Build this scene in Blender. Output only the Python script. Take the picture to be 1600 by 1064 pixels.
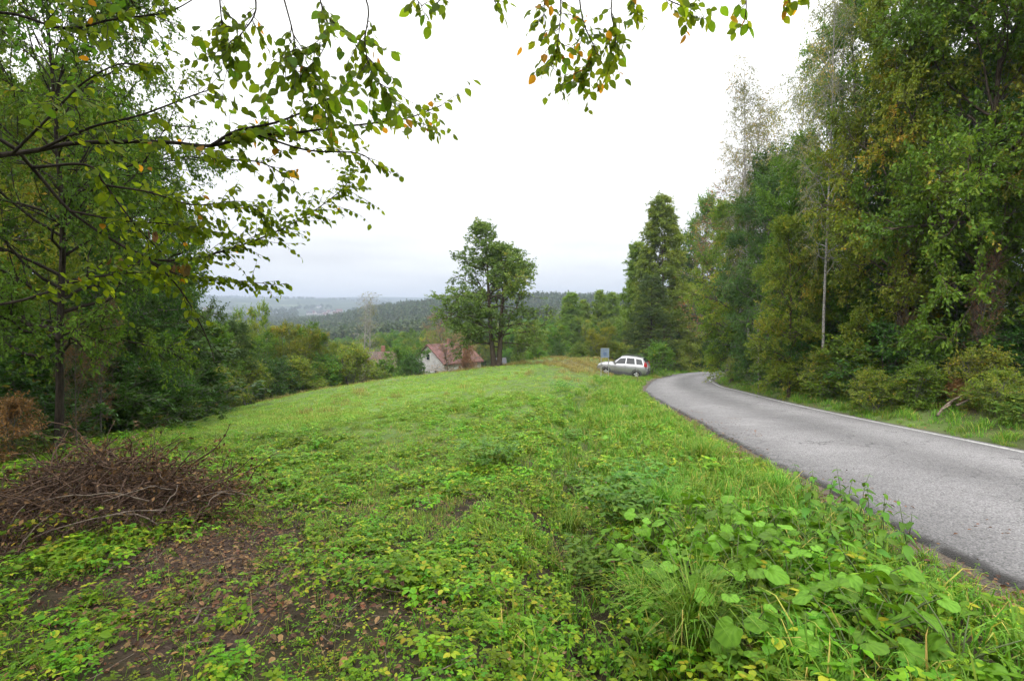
import bpy, math, random
import numpy as np

# ------------------------------------------------------------------ scene, camera, sky, sun, exposure
for o in list(bpy.data.objects):
    bpy.data.objects.remove(o)
SC = bpy.context.scene
COL = SC.collection
R = math.radians
EYE = 1.6
PITCH = math.atan(37.0 / 800.0)

cam_d = bpy.data.cameras.new('camera')
cam_d.sensor_width = 36.0
cam_d.lens = 18.0
cam_d.clip_start = 0.05
cam_d.clip_end = 30000.0
cam = bpy.data.objects.new('camera', cam_d)
COL.objects.link(cam)
cam.location = (0, 0, EYE)
cam.rotation_euler = (R(90) - PITCH, 0, 0)
SC.camera = cam

SUN_EL, SUN_AZ = R(48), R(200)
world = bpy.data.worlds.new('World')
SC.world = world
world.use_nodes = True
nt = world.node_tree
nt.nodes.clear()
w_out = nt.nodes.new('ShaderNodeOutputWorld')
w_bg = nt.nodes.new('ShaderNodeBackground')
w_bg.inputs['Strength'].default_value = 0.1
w_sky = nt.nodes.new('ShaderNodeTexSky')
w_sky.sky_type = 'NISHITA'
w_sky.sun_disc = False
w_sky.sun_elevation = SUN_EL
w_sky.sun_rotation = SUN_AZ
w_sky.dust_density = 3.0
w_tc = nt.nodes.new('ShaderNodeTexCoord')
w_sep = nt.nodes.new('ShaderNodeSeparateXYZ')
nt.links.new(w_tc.outputs['Generated'], w_sep.inputs[0])
w_el = nt.nodes.new('ShaderNodeMapRange')          # overcast dome: brighter overhead than at the horizon
w_el.inputs['From Min'].default_value = 0.0
w_el.inputs['From Max'].default_value = 1.0
w_el.inputs['To Min'].default_value = 4.9
w_el.inputs['To Max'].default_value = 20.5
w_pw = nt.nodes.new('ShaderNodeMath'); w_pw.operation = 'POWER'; w_pw.use_clamp = True
w_ab = nt.nodes.new('ShaderNodeMath'); w_ab.operation = 'MAXIMUM'; w_ab.inputs[1].default_value = 0.0
nt.links.new(w_sep.outputs['Z'], w_ab.inputs[0]); nt.links.new(w_ab.outputs[0], w_pw.inputs[0])
w_pw.inputs[1].default_value = 1.25
nt.links.new(w_pw.outputs[0], w_el.inputs['Value'])
w_map = nt.nodes.new('ShaderNodeMapping')
w_map.inputs['Scale'].default_value = (1.0, 1.0, 7.0)
nt.links.new(w_tc.outputs['Generated'], w_map.inputs['Vector'])
w_n = nt.nodes.new('ShaderNodeTexNoise')
w_n.inputs['Scale'].default_value = 2.2
w_n.inputs['Detail'].default_value = 5.0
nt.links.new(w_map.outputs[0], w_n.inputs['Vector'])
w_nr = nt.nodes.new('ShaderNodeMapRange')
w_nr.inputs['From Min'].default_value = 0.3
w_nr.inputs['From Max'].default_value = 0.7
w_nr.inputs['To Min'].default_value = 0.8
w_nr.inputs['To Max'].default_value = 1.2
nt.links.new(w_n.outputs['Fac'], w_nr.inputs['Value'])
w_mul = nt.nodes.new('ShaderNodeMath'); w_mul.operation = 'MULTIPLY'
nt.links.new(w_el.outputs[0], w_mul.inputs[0]); nt.links.new(w_nr.outputs[0], w_mul.inputs[1])
w_cl = nt.nodes.new('ShaderNodeVectorMath'); w_cl.operation = 'SCALE'
w_cl.inputs[0].default_value = (1.01, 1.0, 0.985)
nt.links.new(w_mul.outputs[0], w_cl.inputs['Scale'])
w_mix = nt.nodes.new('ShaderNodeMix'); w_mix.data_type = 'RGBA'
w_mix.inputs[0].default_value = 0.94
nt.links.new(w_sky.outputs[0], w_mix.inputs[6]); nt.links.new(w_cl.outputs[0], w_mix.inputs[7])
nt.links.new(w_mix.outputs[2], w_bg.inputs['Color'])
nt.links.new(w_bg.outputs[0], w_out.inputs['Surface'])

sun_d = bpy.data.lights.new('sun', 'SUN')
sun_d.energy = 1.5
sun_d.angle = R(70)
sun_d.color = (1.0, 0.97, 0.92)
sun = bpy.data.objects.new('sun', sun_d)
COL.objects.link(sun)
# sun high behind the camera, slightly to the left
sun.rotation_euler = (R(90) - SUN_EL, 0, R(-20))

SC.view_settings.view_transform = 'Standard'
SC.view_settings.look = 'None'
SC.view_settings.exposure = 1.0
SC.view_settings.gamma = 1.0
SC.view_settings.use_curve_mapping = False
SC.render.engine = 'CYCLES'
CY = SC.cycles
CY.max_bounces = 6
CY.diffuse_bounces = 3
CY.glossy_bounces = 2
CY.transmission_bounces = 3
CY.transparent_max_bounces = 6
CY.volume_bounces = 0
CY.caustics_reflective = False
CY.caustics_refractive = False
CY.use_denoising = True
CY.use_adaptive_sampling = True
CY.adaptive_threshold = 0.03
CY.sample_clamp_indirect = 4.0

RNG = np.random.default_rng(7)
random.seed(7)

# ------------------------------------------------------------------ camera mapping (photo pixels 1600 x 1064 -> places)
CP, SP = math.cos(PITCH), math.sin(PITCH)
def ray(px, py):
    u = (px - 800.0) / 800.0
    v = (532.0 - py) / 800.0
    return u, CP + v * SP, v * CP - SP
def at(px, py, d):
    """the point that lies d metres ahead in the direction of a photo pixel"""
    x, y, z = ray(px, py)
    k = d / y
    return np.array([x * k, d, EYE + z * k])
def to_pix(x, y, z):
    yy = y * CP - (z - EYE) * SP
    zz = y * SP + (z - EYE) * CP
    yy = np.maximum(yy, 1e-3)
    return 800 + 800 * x / yy, 532 - 800 * zz / yy

# ------------------------------------------------------------------ mesh helpers
def link(o, parent=None):
    COL.objects.link(o)
    if parent is not None:
        o.parent = parent
    return o
def mesh_np(name, V, F, mats=(), smooth=False, attrs=None, mat_idx=None):
    """F: (n,3) or (n,4) array, or a list of such arrays"""
    me = bpy.data.meshes.new(name)
    Fs = F if isinstance(F, list) else [F]
    Fs = [np.asarray(f, dtype=np.int32) for f in Fs if len(f)]
    V = np.asarray(V, dtype=np.float32)
    me.vertices.add(len(V))
    me.vertices.foreach_set('co', V.ravel())
    nl = sum(f.size for f in Fs)
    npoly = sum(len(f) for f in Fs)
    me.loops.add(nl)
    me.loops.foreach_set('vertex_index', np.concatenate([f.ravel() for f in Fs]))
    me.polygons.add(npoly)
    st, s = [], 0
    for f in Fs:
        k = f.shape[1]
        st.append(np.arange(len(f), dtype=np.int32) * k + s)
        s += f.size
    me.polygons.foreach_set('loop_start', np.concatenate(st))
    if mat_idx is not None:
        me.polygons.foreach_set('material_index', np.asarray(mat_idx, dtype=np.int32))
    me.polygons.foreach_set('use_smooth', np.full(npoly, smooth, dtype=bool))
    for m in mats:
        me.materials.append(m)
    for k, a in (attrs or {}).items():
        a = np.asarray(a, dtype=np.float32)
        if a.ndim == 1:
            at_ = me.attributes.new(k, 'FLOAT', 'POINT'); at_.data.foreach_set('value', a)
        else:
            at_ = me.attributes.new(k, 'FLOAT_VECTOR', 'POINT'); at_.data.foreach_set('vector', a.ravel())
    me.update(calc_edges=True)
    me.validate()
    return me
def obj(name, me, parent=None):
    return link(bpy.data.objects.new(name, me), parent)
def empty(name, loc, rz=0.0, sc=1.0):
    o = bpy.data.objects.new(name, None)
    o.empty_display_size = 0.3
    COL.objects.link(o)
    o.location = loc
    o.rotation_euler = (0, 0, rz)
    o.scale = (sc, sc, sc) if not hasattr(sc, '__len__') else sc
    return o
def tag(o, label=None, cat=None, group=None, kind=None):
    if label: o['label'] = label
    if cat: o['category'] = cat
    if group: o['group'] = group
    if kind: o['kind'] = kind
    return o
def norm(a):
    return a / np.maximum(np.linalg.norm(a, axis=-1, keepdims=True), 1e-9)

class MB:
    """collects simple solids into one mesh"""
    def __init__(s):
        s.V, s.Q, s.T, s.n = [], [], [], 0
    def add(s, V, Q=None, T=None):
        V = np.asarray(V, dtype=float)
        if Q is not None and len(Q): s.Q.append(np.asarray(Q) + s.n)
        if T is not None and len(T): s.T.append(np.asarray(T) + s.n)
        s.V.append(V); s.n += len(V)
        return s
    def box(s, c, size, rz=0.0):
        x, y, z = [a / 2 for a in size]
        V = np.array([[i * x, j * y, k * z] for k in (-1, 1) for j in (-1, 1) for i in (-1, 1)])
        if rz:
            ca, sa = math.cos(rz), math.sin(rz)
            V = np.c_[V[:, 0] * ca - V[:, 1] * sa, V[:, 0] * sa + V[:, 1] * ca, V[:, 2]]
        return s.add(V + np.array(c), [[0, 2, 3, 1], [4, 5, 7, 6], [0, 1, 5, 4], [1, 3, 7, 5], [3, 2, 6, 7], [2, 0, 4, 6]])
    def tube(s, pts, rad, sides=6, caps=True):
        pts = np.asarray(pts, dtype=float)
        V, Q = tubes(pts[None], np.broadcast_to(np.asarray(rad, dtype=float), (len(pts),))[None], sides)
        n0, n = s.n, len(pts)
        s.add(V, Q)
        if caps:
            T = []
            for i in range(1, sides - 1):
                T.append([0, i + 1, i]); b = (n - 1) * sides; T.append([b, b + i, b + i + 1])
            s.T.append(np.array(T) + n0)
        return s
    def build(s, name, mat, parent=None, smooth=False):
        F = []
        if s.Q: F.append(np.concatenate(s.Q))
        if s.T: F.append(np.concatenate(s.T))
        return obj(name, mesh_np(name, np.concatenate(s.V), F, [mat] if mat else [], smooth), parent)

def tubes(P, rad, sides):
    """P (N,n,3) polylines, rad (N,n) -> verts, quads"""
    N, n, _ = P.shape
    D = np.empty_like(P)
    D[:, 1:-1] = P[:, 2:] - P[:, :-2]
    D[:, 0] = P[:, 1] - P[:, 0]
    D[:, -1] = P[:, -1] - P[:, -2]
    D = norm(D)
    ref = np.where(np.abs(D[:, :1, 2:3]) > 0.9, np.array([1.0, 0, 0]), np.array([0, 0, 1.0]))
    A = norm(np.cross(D, np.broadcast_to(ref, D.shape)))
    B = np.cross(D, A)
    th = np.arange(sides) * 2 * math.pi / sides
    V = P[:, :, None, :] + rad[:, :, None, None] * (np.cos(th)[None, None, :, None] * A[:, :, None, :] + np.sin(th)[None, None, :, None] * B[:, :, None, :])
    i, j, k = np.meshgrid(np.arange(N), np.arange(n - 1), np.arange(sides), indexing='ij')
    k2 = (k + 1) % sides
    base = (i * n + j) * sides
    Q = np.stack([base + k, base + k2, base + sides + k2, base + sides + k], -1).reshape(-1, 4)
    return V.reshape(-1, 3), Q

# ------------------------------------------------------------------ materials
def new_mat(name):
    m = bpy.data.materials.new(name)
    m.use_nodes = True
    nt = m.node_tree
    nt.nodes.clear()
    out = nt.nodes.new('ShaderNodeOutputMaterial')
    return m, nt, out
def N(nt, typ, **kw):
    n = nt.nodes.new(typ)
    for k, v in kw.items():
        setattr(n, k, v)
    return n
def ramp(nt, stops, fac):
    r = nt.nodes.new('ShaderNodeValToRGB')
    el = r.color_ramp.elements
    while len(el) < len(stops):
        el.new(0.5)
    for e, (p, c) in zip(el, stops):
        e.position = p
        e.color = (*c, 1)
    nt.links.new(fac, r.inputs[0])
    return r.outputs[0]
def mixc(nt, fac, a, b, blend='MIX'):
    m = nt.nodes.new('ShaderNodeMix'); m.data_type = 'RGBA'; m.blend_type = blend
    for sock, val in ((m.inputs[0], fac), (m.inputs[6], a), (m.inputs[7], b)):
        if hasattr(val, 'is_output'): nt.links.new(val, sock)
        elif isinstance(val, (int, float)): sock.default_value = val
        else: sock.default_value = (*val, 1)
    return m.outputs[2]
def noise(nt, scale, detail=4.0, rough=0.55, vec=None, coord='Object'):
    n = nt.nodes.new('ShaderNodeTexNoise')
    n.inputs['Scale'].default_value = scale
    n.inputs['Detail'].default_value = detail
    n.inputs['Roughness'].default_value = rough
    if vec is None:
        tc = nt.nodes.new('ShaderNodeTexCoord')
        vec = tc.outputs[coord]
    nt.links.new(vec, n.inputs['Vector'])
    return n.outputs['Fac']
def mrange(nt, val, a, b, c=0.0, d=1.0):
    m = nt.nodes.new('ShaderNodeMapRange')
    nt.links.new(val, m.inputs['Value'])
    for k, v in zip(('From Min', 'From Max', 'To Min', 'To Max'), (a, b, c, d)):
        m.inputs[k].default_value = v
    return m.outputs[0]
def attr(nt, name):
    a = nt.nodes.new('ShaderNodeAttribute'); a.attribute_name = name
    return a.outputs['Fac']

def plain(name, col, rough=0.6, metal=0.0, spec=0.5, var=0.12, scale=6.0, bump=0.0, coat=0.0):
    m, nt, out = new_mat(name)
    p = N(nt, 'ShaderNodeBsdfPrincipled')
    f = noise(nt, scale)
    c2 = tuple(max(0, c * (1 - var * 2)) for c in col)
    c1 = tuple(min(1, c * (1 + var)) for c in col)
    nt.links.new(mixc(nt, mrange(nt, f, 0.3, 0.7), c2, c1), p.inputs['Base Color'])
    p.inputs['Roughness'].default_value = rough
    p.inputs['Metallic'].default_value = metal
    p.inputs['Specular IOR Level'].default_value = spec
    p.inputs['Coat Weight'].default_value = coat
    if bump:
        b = N(nt, 'ShaderNodeBump'); b.inputs['Strength'].default_value = bump; b.inputs['Distance'].default_value = 0.02
        nt.links.new(noise(nt, scale * 6), b.inputs['Height']); nt.links.new(b.outputs[0], p.inputs['Normal'])
    nt.links.new(p.outputs[0], out.inputs['Surface'])
    return m

def leaf_mat(name, stops, trans=0.35, gloss=0.45, hue_obj=0.16, tint=True, spec=0.15, hue=0.02, gain=(1.95, 1.85, 1.35), vein=False):
    """stops: leaf colours over the leaf's own tint value; each plant differs a little"""
    m, nt, out = new_mat(name)
    oi = N(nt, 'ShaderNodeObjectInfo')
    if tint:
        t = attr(nt, 'tint')
    else:
        t = oi.outputs['Random']
    c = ramp(nt, [(p_, tuple(v * g_ for v, g_ in zip(c_, gain))) for p_, c_ in stops], t)
    hsv = N(nt, 'ShaderNodeHueSaturation')
    nt.links.new(c, hsv.inputs['Color'])
    nt.links.new(mrange(nt, oi.outputs['Random'], 0, 1, 0.5 - hue, 0.5 + hue), hsv.inputs['Hue'])
    nt.links.new(mrange(nt, oi.outputs['Random'], 0, 1, 1 - hue_obj, 1 + hue_obj), hsv.inputs['Value'])
    c = hsv.outputs[0]
    if vein:
        c = mixc(nt, attr(nt, 'vein'), mixc(nt, mrange(nt, noise(nt, 5.0), .35, .7), c, mixc(nt, 1.0, c, (.72, .78, .7), 'MULTIPLY')), mixc(nt, 1.0, c, (1.35, 1.28, 1.4), 'MULTIPLY'))
    p = N(nt, 'ShaderNodeBsdfPrincipled')
    nt.links.new(c, p.inputs['Base Color'])
    p.inputs['Roughness'].default_value = gloss
    p.inputs['Specular IOR Level'].default_value = spec
    tr = N(nt, 'ShaderNodeBsdfTranslucent')
    nt.links.new(mixc(nt, 1.0, c, (1.25, 1.2, 0.6), 'MULTIPLY'), tr.inputs['Color'])
    mx = N(nt, 'ShaderNodeMixShader'); mx.inputs[0].default_value = trans
    nt.links.new(p.outputs[0], mx.inputs[1]); nt.links.new(tr.outputs[0], mx.inputs[2])
    nt.links.new(mx.outputs[0], out.inputs['Surface'])
    return m

def bark_mat(name, c1, c2, scale=9.0, stretch=(3, 3, 0.5), bump=0.6):
    m, nt, out = new_mat(name)
    p = N(nt, 'ShaderNodeBsdfPrincipled')
    tc = N(nt, 'ShaderNodeTexCoord'); mp = N(nt, 'ShaderNodeMapping'); mp.inputs['Scale'].default_value = stretch
    nt.links.new(tc.outputs['Object'], mp.inputs[0])
    f = noise(nt, scale, 6, 0.65, mp.outputs[0])
    nt.links.new(mixc(nt, mrange(nt, f, 0.35, 0.65), c1, c2), p.inputs['Base Color'])
    p.inputs['Roughness'].default_value = 0.85
    p.inputs['Specular IOR Level'].default_value = 0.2
    b = N(nt, 'ShaderNodeBump'); b.inputs['Strength'].default_value = bump; b.inputs['Distance'].default_value = 0.03
    nt.links.new(f, b.inputs['Height']); nt.links.new(b.outputs[0], p.inputs['Normal'])
    nt.links.new(p.outputs[0], out.inputs['Surface'])
    return m

M = {}
M['bark'] = bark_mat('bark_brown', (0.035, 0.026, 0.019), (0.12, 0.095, 0.07))
M['bark_grey'] = bark_mat('bark_grey', (0.06, 0.055, 0.048), (0.2, 0.185, 0.16))
M['bark_birch'] = bark_mat('bark_birch', (0.08, 0.074, 0.068), (0.42, 0.405, 0.38), 5.0, (1.5, 1.5, 4.0), 0.2)
M['bark_dark'] = bark_mat('bark_dark', (0.018, 0.014, 0.011), (0.06, 0.048, 0.038))
M['leaf_mid'] = leaf_mat('leaf_mid', [(0.0, (0.035, 0.078, 0.014)), (0.55, (0.06, 0.125, 0.018)), (0.88, (0.1, 0.155, 0.022)), (1.0, (0.17, 0.15, 0.028))])
M['leaf_dark'] = leaf_mat('leaf_dark', [(0.0, (0.02, 0.048, 0.014)), (0.6, (0.035, 0.08, 0.018)), (0.93, (0.06, 0.11, 0.022)), (1.0, (0.16, 0.13, 0.03))])
M['leaf_lone'] = leaf_mat('leaf_lone', [(0.0, (0.046, 0.078, 0.026)), (0.6, (0.076, 0.117, 0.035)), (0.95, (0.11, 0.15, 0.042)), (1.0, (0.15, 0.14, 0.044))])
M['leaf_far'] = leaf_mat('leaf_far', [(0.0, (0.018, 0.032, 0.014)), (0.7, (0.032, 0.05, 0.02)), (1.0, (0.056, 0.066, 0.026))], trans=.2)
M['leaf_blue'] = leaf_mat('leaf_blue', [(0.0, (0.024, 0.05, 0.02)), (0.6, (0.045, 0.082, 0.028)), (1.0, (0.08, 0.115, 0.036))])
M['leaf_yellow'] = leaf_mat('leaf_yellow', [(0.0, (0.05, 0.088, 0.014)), (0.5, (0.092, 0.132, 0.019)), (0.85, (0.15, 0.16, 0.024)), (1.0, (0.22, 0.15, 0.028))])
M['leaf_birch'] = leaf_mat('leaf_birch', [(0.0, (0.06, 0.085, 0.03)), (0.6, (0.11, 0.13, 0.045)), (1.0, (0.24, 0.19, 0.07))])
M['leaf_brown'] = leaf_mat('leaf_brown', [(0.0, (0.07, 0.045, 0.025)), (0.6, (0.15, 0.09, 0.045)), (1.0, (0.26, 0.13, 0.05))], trans=0.15)
M['leaf_larch'] = leaf_mat('leaf_larch', [(0.0, (0.06, 0.11, 0.022)), (0.6, (0.1, 0.165, 0.03)), (1.0, (0.16, 0.2, 0.045))], spec=0.2)
M['leaf_over'] = leaf_mat('leaf_over', [(0.0, (0.04, 0.07, 0.012)), (0.6, (0.075, 0.125, 0.016)), (0.92, (0.13, 0.165, 0.02)), (1.0, (0.25, 0.14, 0.02))], trans=0.72, gloss=0.35, gain=(2.3, 2.3, 1.3))
M['weed'] = leaf_mat('weed_leaf', [(0.0, (0.032, 0.078, 0.009)), (0.5, (0.066, 0.135, 0.011)), (0.85, (0.112, 0.18, 0.014)), (1.0, (0.18, 0.175, 0.026))], trans=0.3, hue_obj=0.32, hue=.03, gain=(2.1, 2.05, 1.0))
M['broad'] = leaf_mat('broad_leaf', [(0.0, (0.04, 0.105, 0.014)), (0.6, (0.066, 0.145, 0.018)), (1.0, (0.095, 0.17, 0.028))], trans=0.3, tint=False, hue_obj=0.2, vein=True, gain=(1.85, 1.85, 1.1))
M['nettle'] = leaf_mat('nettle_leaf', [(0.0, (0.03, 0.085, 0.016)), (0.6, (0.055, 0.125, 0.02)), (1.0, (0.08, 0.155, 0.024))], trans=0.3)
M['under'] = leaf_mat('undergrowth_leaf', [(0.0, (0.025, 0.055, 0.014)), (0.6, (0.05, 0.09, 0.018)), (1.0, (0.1, 0.12, 0.025))], trans=0.3, hue_obj=.3)
M['grass'] = leaf_mat('grass_blade', [(0.0, (0.075, 0.15, 0.026)), (0.55, (0.12, 0.215, 0.042)), (0.85, (0.17, 0.24, 0.06)), (1.0, (0.29, 0.25, 0.11))], trans=0.3, hue_obj=0.22, gain=(2.1, 2.0, 1.7))
M['grass_long'] = leaf_mat('long_grass_blade', [(0.0, (0.048, 0.115, 0.018)), (0.6, (0.08, 0.172, 0.027)), (0.9, (0.13, 0.21, 0.045)), (1.0, (0.27, 0.21, 0.09))], trans=0.3, hue_obj=0.2, gain=(1.85, 1.8, 1.15))
M['grass_dry'] = leaf_mat('dry_grass_blade', [(0.0, (0.085, 0.105, 0.035)), (0.5, (0.15, 0.135, 0.06)), (1.0, (0.23, 0.18, 0.095))], trans=0.2)
M['litter'] = leaf_mat('fallen_leaf', [(0.0, (0.03, 0.018, 0.013)), (0.5, (0.066, 0.038, 0.025)), (0.85, (0.115, 0.07, 0.048)), (1.0, (0.11, 0.05, 0.026))], trans=0.05, hue_obj=0.3)
M['twig_dry'] = bark_mat('dry_twig', (0.07, 0.05, 0.04), (0.25, 0.2, 0.16), 20.0, (1, 1, 1), 0.2)
M['stem'] = plain('green_stem', (0.1, 0.14, 0.04), 0.6)

# ------------------------------------------------------------------ terrain
# heights relative to the eye, written as (photo x, photo y, metres ahead) or as plain places (x, y, z)
ctrl = []
def c_pix(px, py, d):
    p = at(px, py, d); ctrl.append((p[0], p[1], p[2]))
def c_xyz(x, y, z):
    ctrl.append((x, y, EYE + z))
LEFT_EDGE = [(3.3, -12), (3.25, -4), (3.4, 0.5), (3.6, 3.6), (3.8, 5.06), (3.98, 6.4), (4.2, 8.4), (4.7, 12.5), (5.3, 17), (6.05, 22), (7.05, 27), (8.75, 33), (11.5, 41), (14.4, 47), (18.6, 53), (24, 58.5), (34, 64)]
RIGHT_EDGE = [(8.1, -12), (8.1, -4), (8.3, 1.0), (8.45, 3.6), (8.6, 5.06), (8.75, 6.6), (9.0, 9), (9.4, 12.5), (9.95, 17), (10.8, 21.8), (12.1, 27), (13.7, 33), (16.1, 41), (18.5, 46), (21.6, 50), (26, 53.8), (36, 59)]
for px, py, d in [(1600, 910, 3.6), (1400, 810, 5.06), (1200, 710, 8.4), (1100, 660, 12.5), (1020, 615, 22), (1010, 606, 28), (1025, 592, 41), (1075, 584, 52),
                  (1600, 700, 9), (1400, 660, 12.5), (1300, 640, 15.5), (1200, 617, 21.5), (1150, 604.5, 29), (1112, 592, 41), (1138, 583.5, 55),
                  (0, 862, 5.75), (80, 712, 10), (210, 680, 20), (300, 655, 27), (400, 632, 33), (500, 612, 37), (600, 597, 40), (700, 585, 41), (770, 574, 41),
                  (850, 566, 43), (900, 562, 46), (930, 559, 53), (987, 591, 44.5), (943, 585, 46.5),
                  (500, 700, 11.4), (700, 650, 15.5), (800, 620, 20.5), (880, 600, 27), (600, 640, 20), (640, 1064, 2.5), (300, 900, 4.6), (900, 577, 37), (990, 597, 38), (945, 592, 37), (968, 596, 37), (960, 590, 42)]:
    c_pix(px, py, d)
for x, y, z in [(0, 0, -1.6), (-8, 0, -2.3), (0, -12, -0.9), (-12, -10, -2), (5, -10, -0.9), (2.6, 2.5, -1.72), (13, 9, -1.9), (18, 9, -0.2), (14, 2, -1.3), (18, -8, 0.2), (14, 17, -2.4), (19, 18, -0.6),
                (17, 27, -3.0), (24, 30, -1.5), (22, 40, -4.0), (30, 44, -3.0), (36, 62, -6.9), (32, 74, -7.0),
                (-18, 8, -4.6), (-26, 16, -6.8), (-24, 28, -7.6), (-26, 44, -9.5), (-12, 52, -8.3), (0, 56, -7.0), (9, 68, -6.2), (14, 60, -6.2), (-6, 75, -10.5), (12, 90, -9.0), (-40, 60, -14), (34, 96, -9)]:
    c_xyz(x, y, z)
ctrl = np.array(ctrl)
def _tps_k(d2):
    return 0.5 * d2 * np.log(np.maximum(d2, 1e-12))
_n = len(ctrl)
_A = np.zeros((_n + 3, _n + 3))
_d2 = ((ctrl[:, None, :2] - ctrl[None, :, :2]) ** 2).sum(-1)
_A[:_n, :_n] = _tps_k(_d2) + np.eye(_n) * 1.5
_A[:_n, _n] = 1; _A[:_n, _n + 1:] = ctrl[:, :2]
_A[_n, :_n] = 1; _A[_n + 1:, :_n] = ctrl[:, :2].T
_W = np.linalg.solve(_A, np.r_[ctrl[:, 2], 0, 0, 0])
def tps(x, y):
    sh = np.shape(x)
    x = np.ravel(x).astype(float); y = np.ravel(y).astype(float)
    xc = np.clip(x, -60, 60); yc = np.clip(y, -25, 110)
    out = np.empty(len(x))
    for s in range(0, len(x), 20000):
        xs, ys = xc[s:s + 20000], yc[s:s + 20000]
        d2 = (xs[:, None] - ctrl[None, :, 0]) ** 2 + (ys[:, None] - ctrl[None, :, 1]) ** 2
        out[s:s + 20000] = _tps_k(d2) @ _W[:_n] + _W[_n] + _W[_n + 1] * xs + _W[_n + 2] * ys
    return out.reshape(sh)
def smooth(a, b, x):
    t = np.clip((x - a) / (b - a), 0, 1)
    return t * t * (3 - 2 * t)
# far country: heights (relative to the eye) over direction (photo x) and distance
FAR_PX = np.array([-2000, -400, 200, 400, 520, 600, 700, 850, 1000, 1200, 3000], float)
FAR_R = np.array([0, 90, 200, 400, 700, 1000, 1500, 2500, 4000, 6500, 9000], float)
FAR_Z = np.array([
    [-10, -11, -12, -11, -11, -11, -10, -9, -8, -4, 4],
    [-12, -14, -14, -13, -12, -12, -11, -9.5, -8, -2, 6],
    [-20, -20, -20, -19, -19, -18, -16, -12, -9, 2, 10],
    [-26, -26, -25, -24, -22, -18, -12, -6, 0, 8, 15],
    [-24, -24, -24, -22, -9, 6, 15, 18, 18, 20, 20],
    [-15, -15, -15, -12, -8, 2, 8, 14, 14, 18, 20],
    [5, 5, 6, 8, 12, 14, 16, 18, 18, 18, 20],
    [80, 80, 78, 80, 74, 60, 50, 45, 45, 45, 45],
    [140, 140, 135, 130, 130, 145, 140, 120, 120, 110, 110],
    [190, 190, 190, 190, 200, 215, 215, 200, 190, 190, 190],
    [150] * 11], float)
def far_z(x, y):
    r = np.hypot(x, y)
    t = 800 + 800 * np.clip(x / np.maximum(y, 1.0), -3.4, 2.7)
    ii = np.clip(np.searchsorted(FAR_R, r) - 1, 0, len(FAR_R) - 2)
    jj = np.clip(np.searchsorted(FAR_PX, t) - 1, 0, len(FAR_PX) - 2)
    fr = np.clip((r - FAR_R[ii]) / (FAR_R[ii + 1] - FAR_R[ii]), 0, 1)
    fp = np.clip((t - FAR_PX[jj]) / (FAR_PX[jj + 1] - FAR_PX[jj]), 0, 1)
    fr = fr * fr * (3 - 2 * fr)
    z = (FAR_Z[ii, jj] * (1 - fr) + FAR_Z[ii + 1, jj] * fr) * (1 - fp) + (FAR_Z[ii, jj + 1] * (1 - fr) + FAR_Z[ii + 1, jj + 1] * fr) * fp
    z = np.minimum(z, 158)
    roll = np.sin(x * 0.011 + 1.3) * np.cos(y * 0.007 + .4) + 0.6 * np.sin(x * 0.023 - y * 0.017) + 0.5 * np.sin(x * 0.004 + y * 0.0061 + 2)
    return EYE + z + roll * np.clip(r / 400, 0, 4)
DITCH = np.array([(0.45, 0.5), (0.5, 2.5), (0.56, 3.7), (0.75, 5.8), (1.15, 10.3), (2.2, 17.5), (4.5, 27), (7.2, 35)], float)
def poly_dist(P, x, y):
    x = np.ravel(x); y = np.ravel(y)
    best = np.full(x.shape, 1e9); bt = np.zeros(x.shape)
    for i in range(len(P) - 1):
        a, b = P[i], P[i + 1]
        ab = b - a
        t = np.clip(((x - a[0]) * ab[0] + (y - a[1]) * ab[1]) / (ab @ ab), 0, 1)
        d = np.hypot(x - a[0] - t * ab[0], y - a[1] - t * ab[1])
        m = d < best
        best[m] = d[m]; bt[m] = i + t[m]
    return best, bt
def catmull(P, per=10):
    P = np.asarray(P, float)
    Q = np.vstack([2 * P[0] - P[1], P, 2 * P[-1] - P[-2]])
    out = []
    t = np.linspace(0, 1, per, endpoint=False)[:, None]
    for i in range(1, len(Q) - 2):
        p0, p1, p2, p3 = Q[i - 1], Q[i], Q[i + 1], Q[i + 2]
        out.append(0.5 * (2 * p1 + (p2 - p0) * t + (2 * p0 - 5 * p1 + 4 * p2 - p3) * t ** 2 + (3 * p1 - p0 - 3 * p2 + p3) * t ** 3))
    out.append(P[-1:])
    return np.vstack(out)
RL, RR = catmull(LEFT_EDGE, 12), catmull(RIGHT_EDGE, 12)
RC = (RL + RR) / 2
RZ = tps(RC[:, 0], RC[:, 1])
RZ = np.convolve(np.pad(RZ, 6, 'edge'), np.ones(13) / 13, 'valid')
RHALF = np.linalg.norm(RR - RL, axis=1) / 2
def bumps(x, y):
    return (0.035 * np.sin(x * 2.1 + 1.7 * np.sin(y * 1.3)) * np.sin(y * 1.9 + .7) + 0.05 * np.sin(x * 0.83 + 2.0) * np.cos(y * 0.71 + np.sin(x * .6))
            + 0.018 * np.sin(x * 5.3 + y * 3.1) * np.sin(y * 4.7 - x * 2.2))
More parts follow.
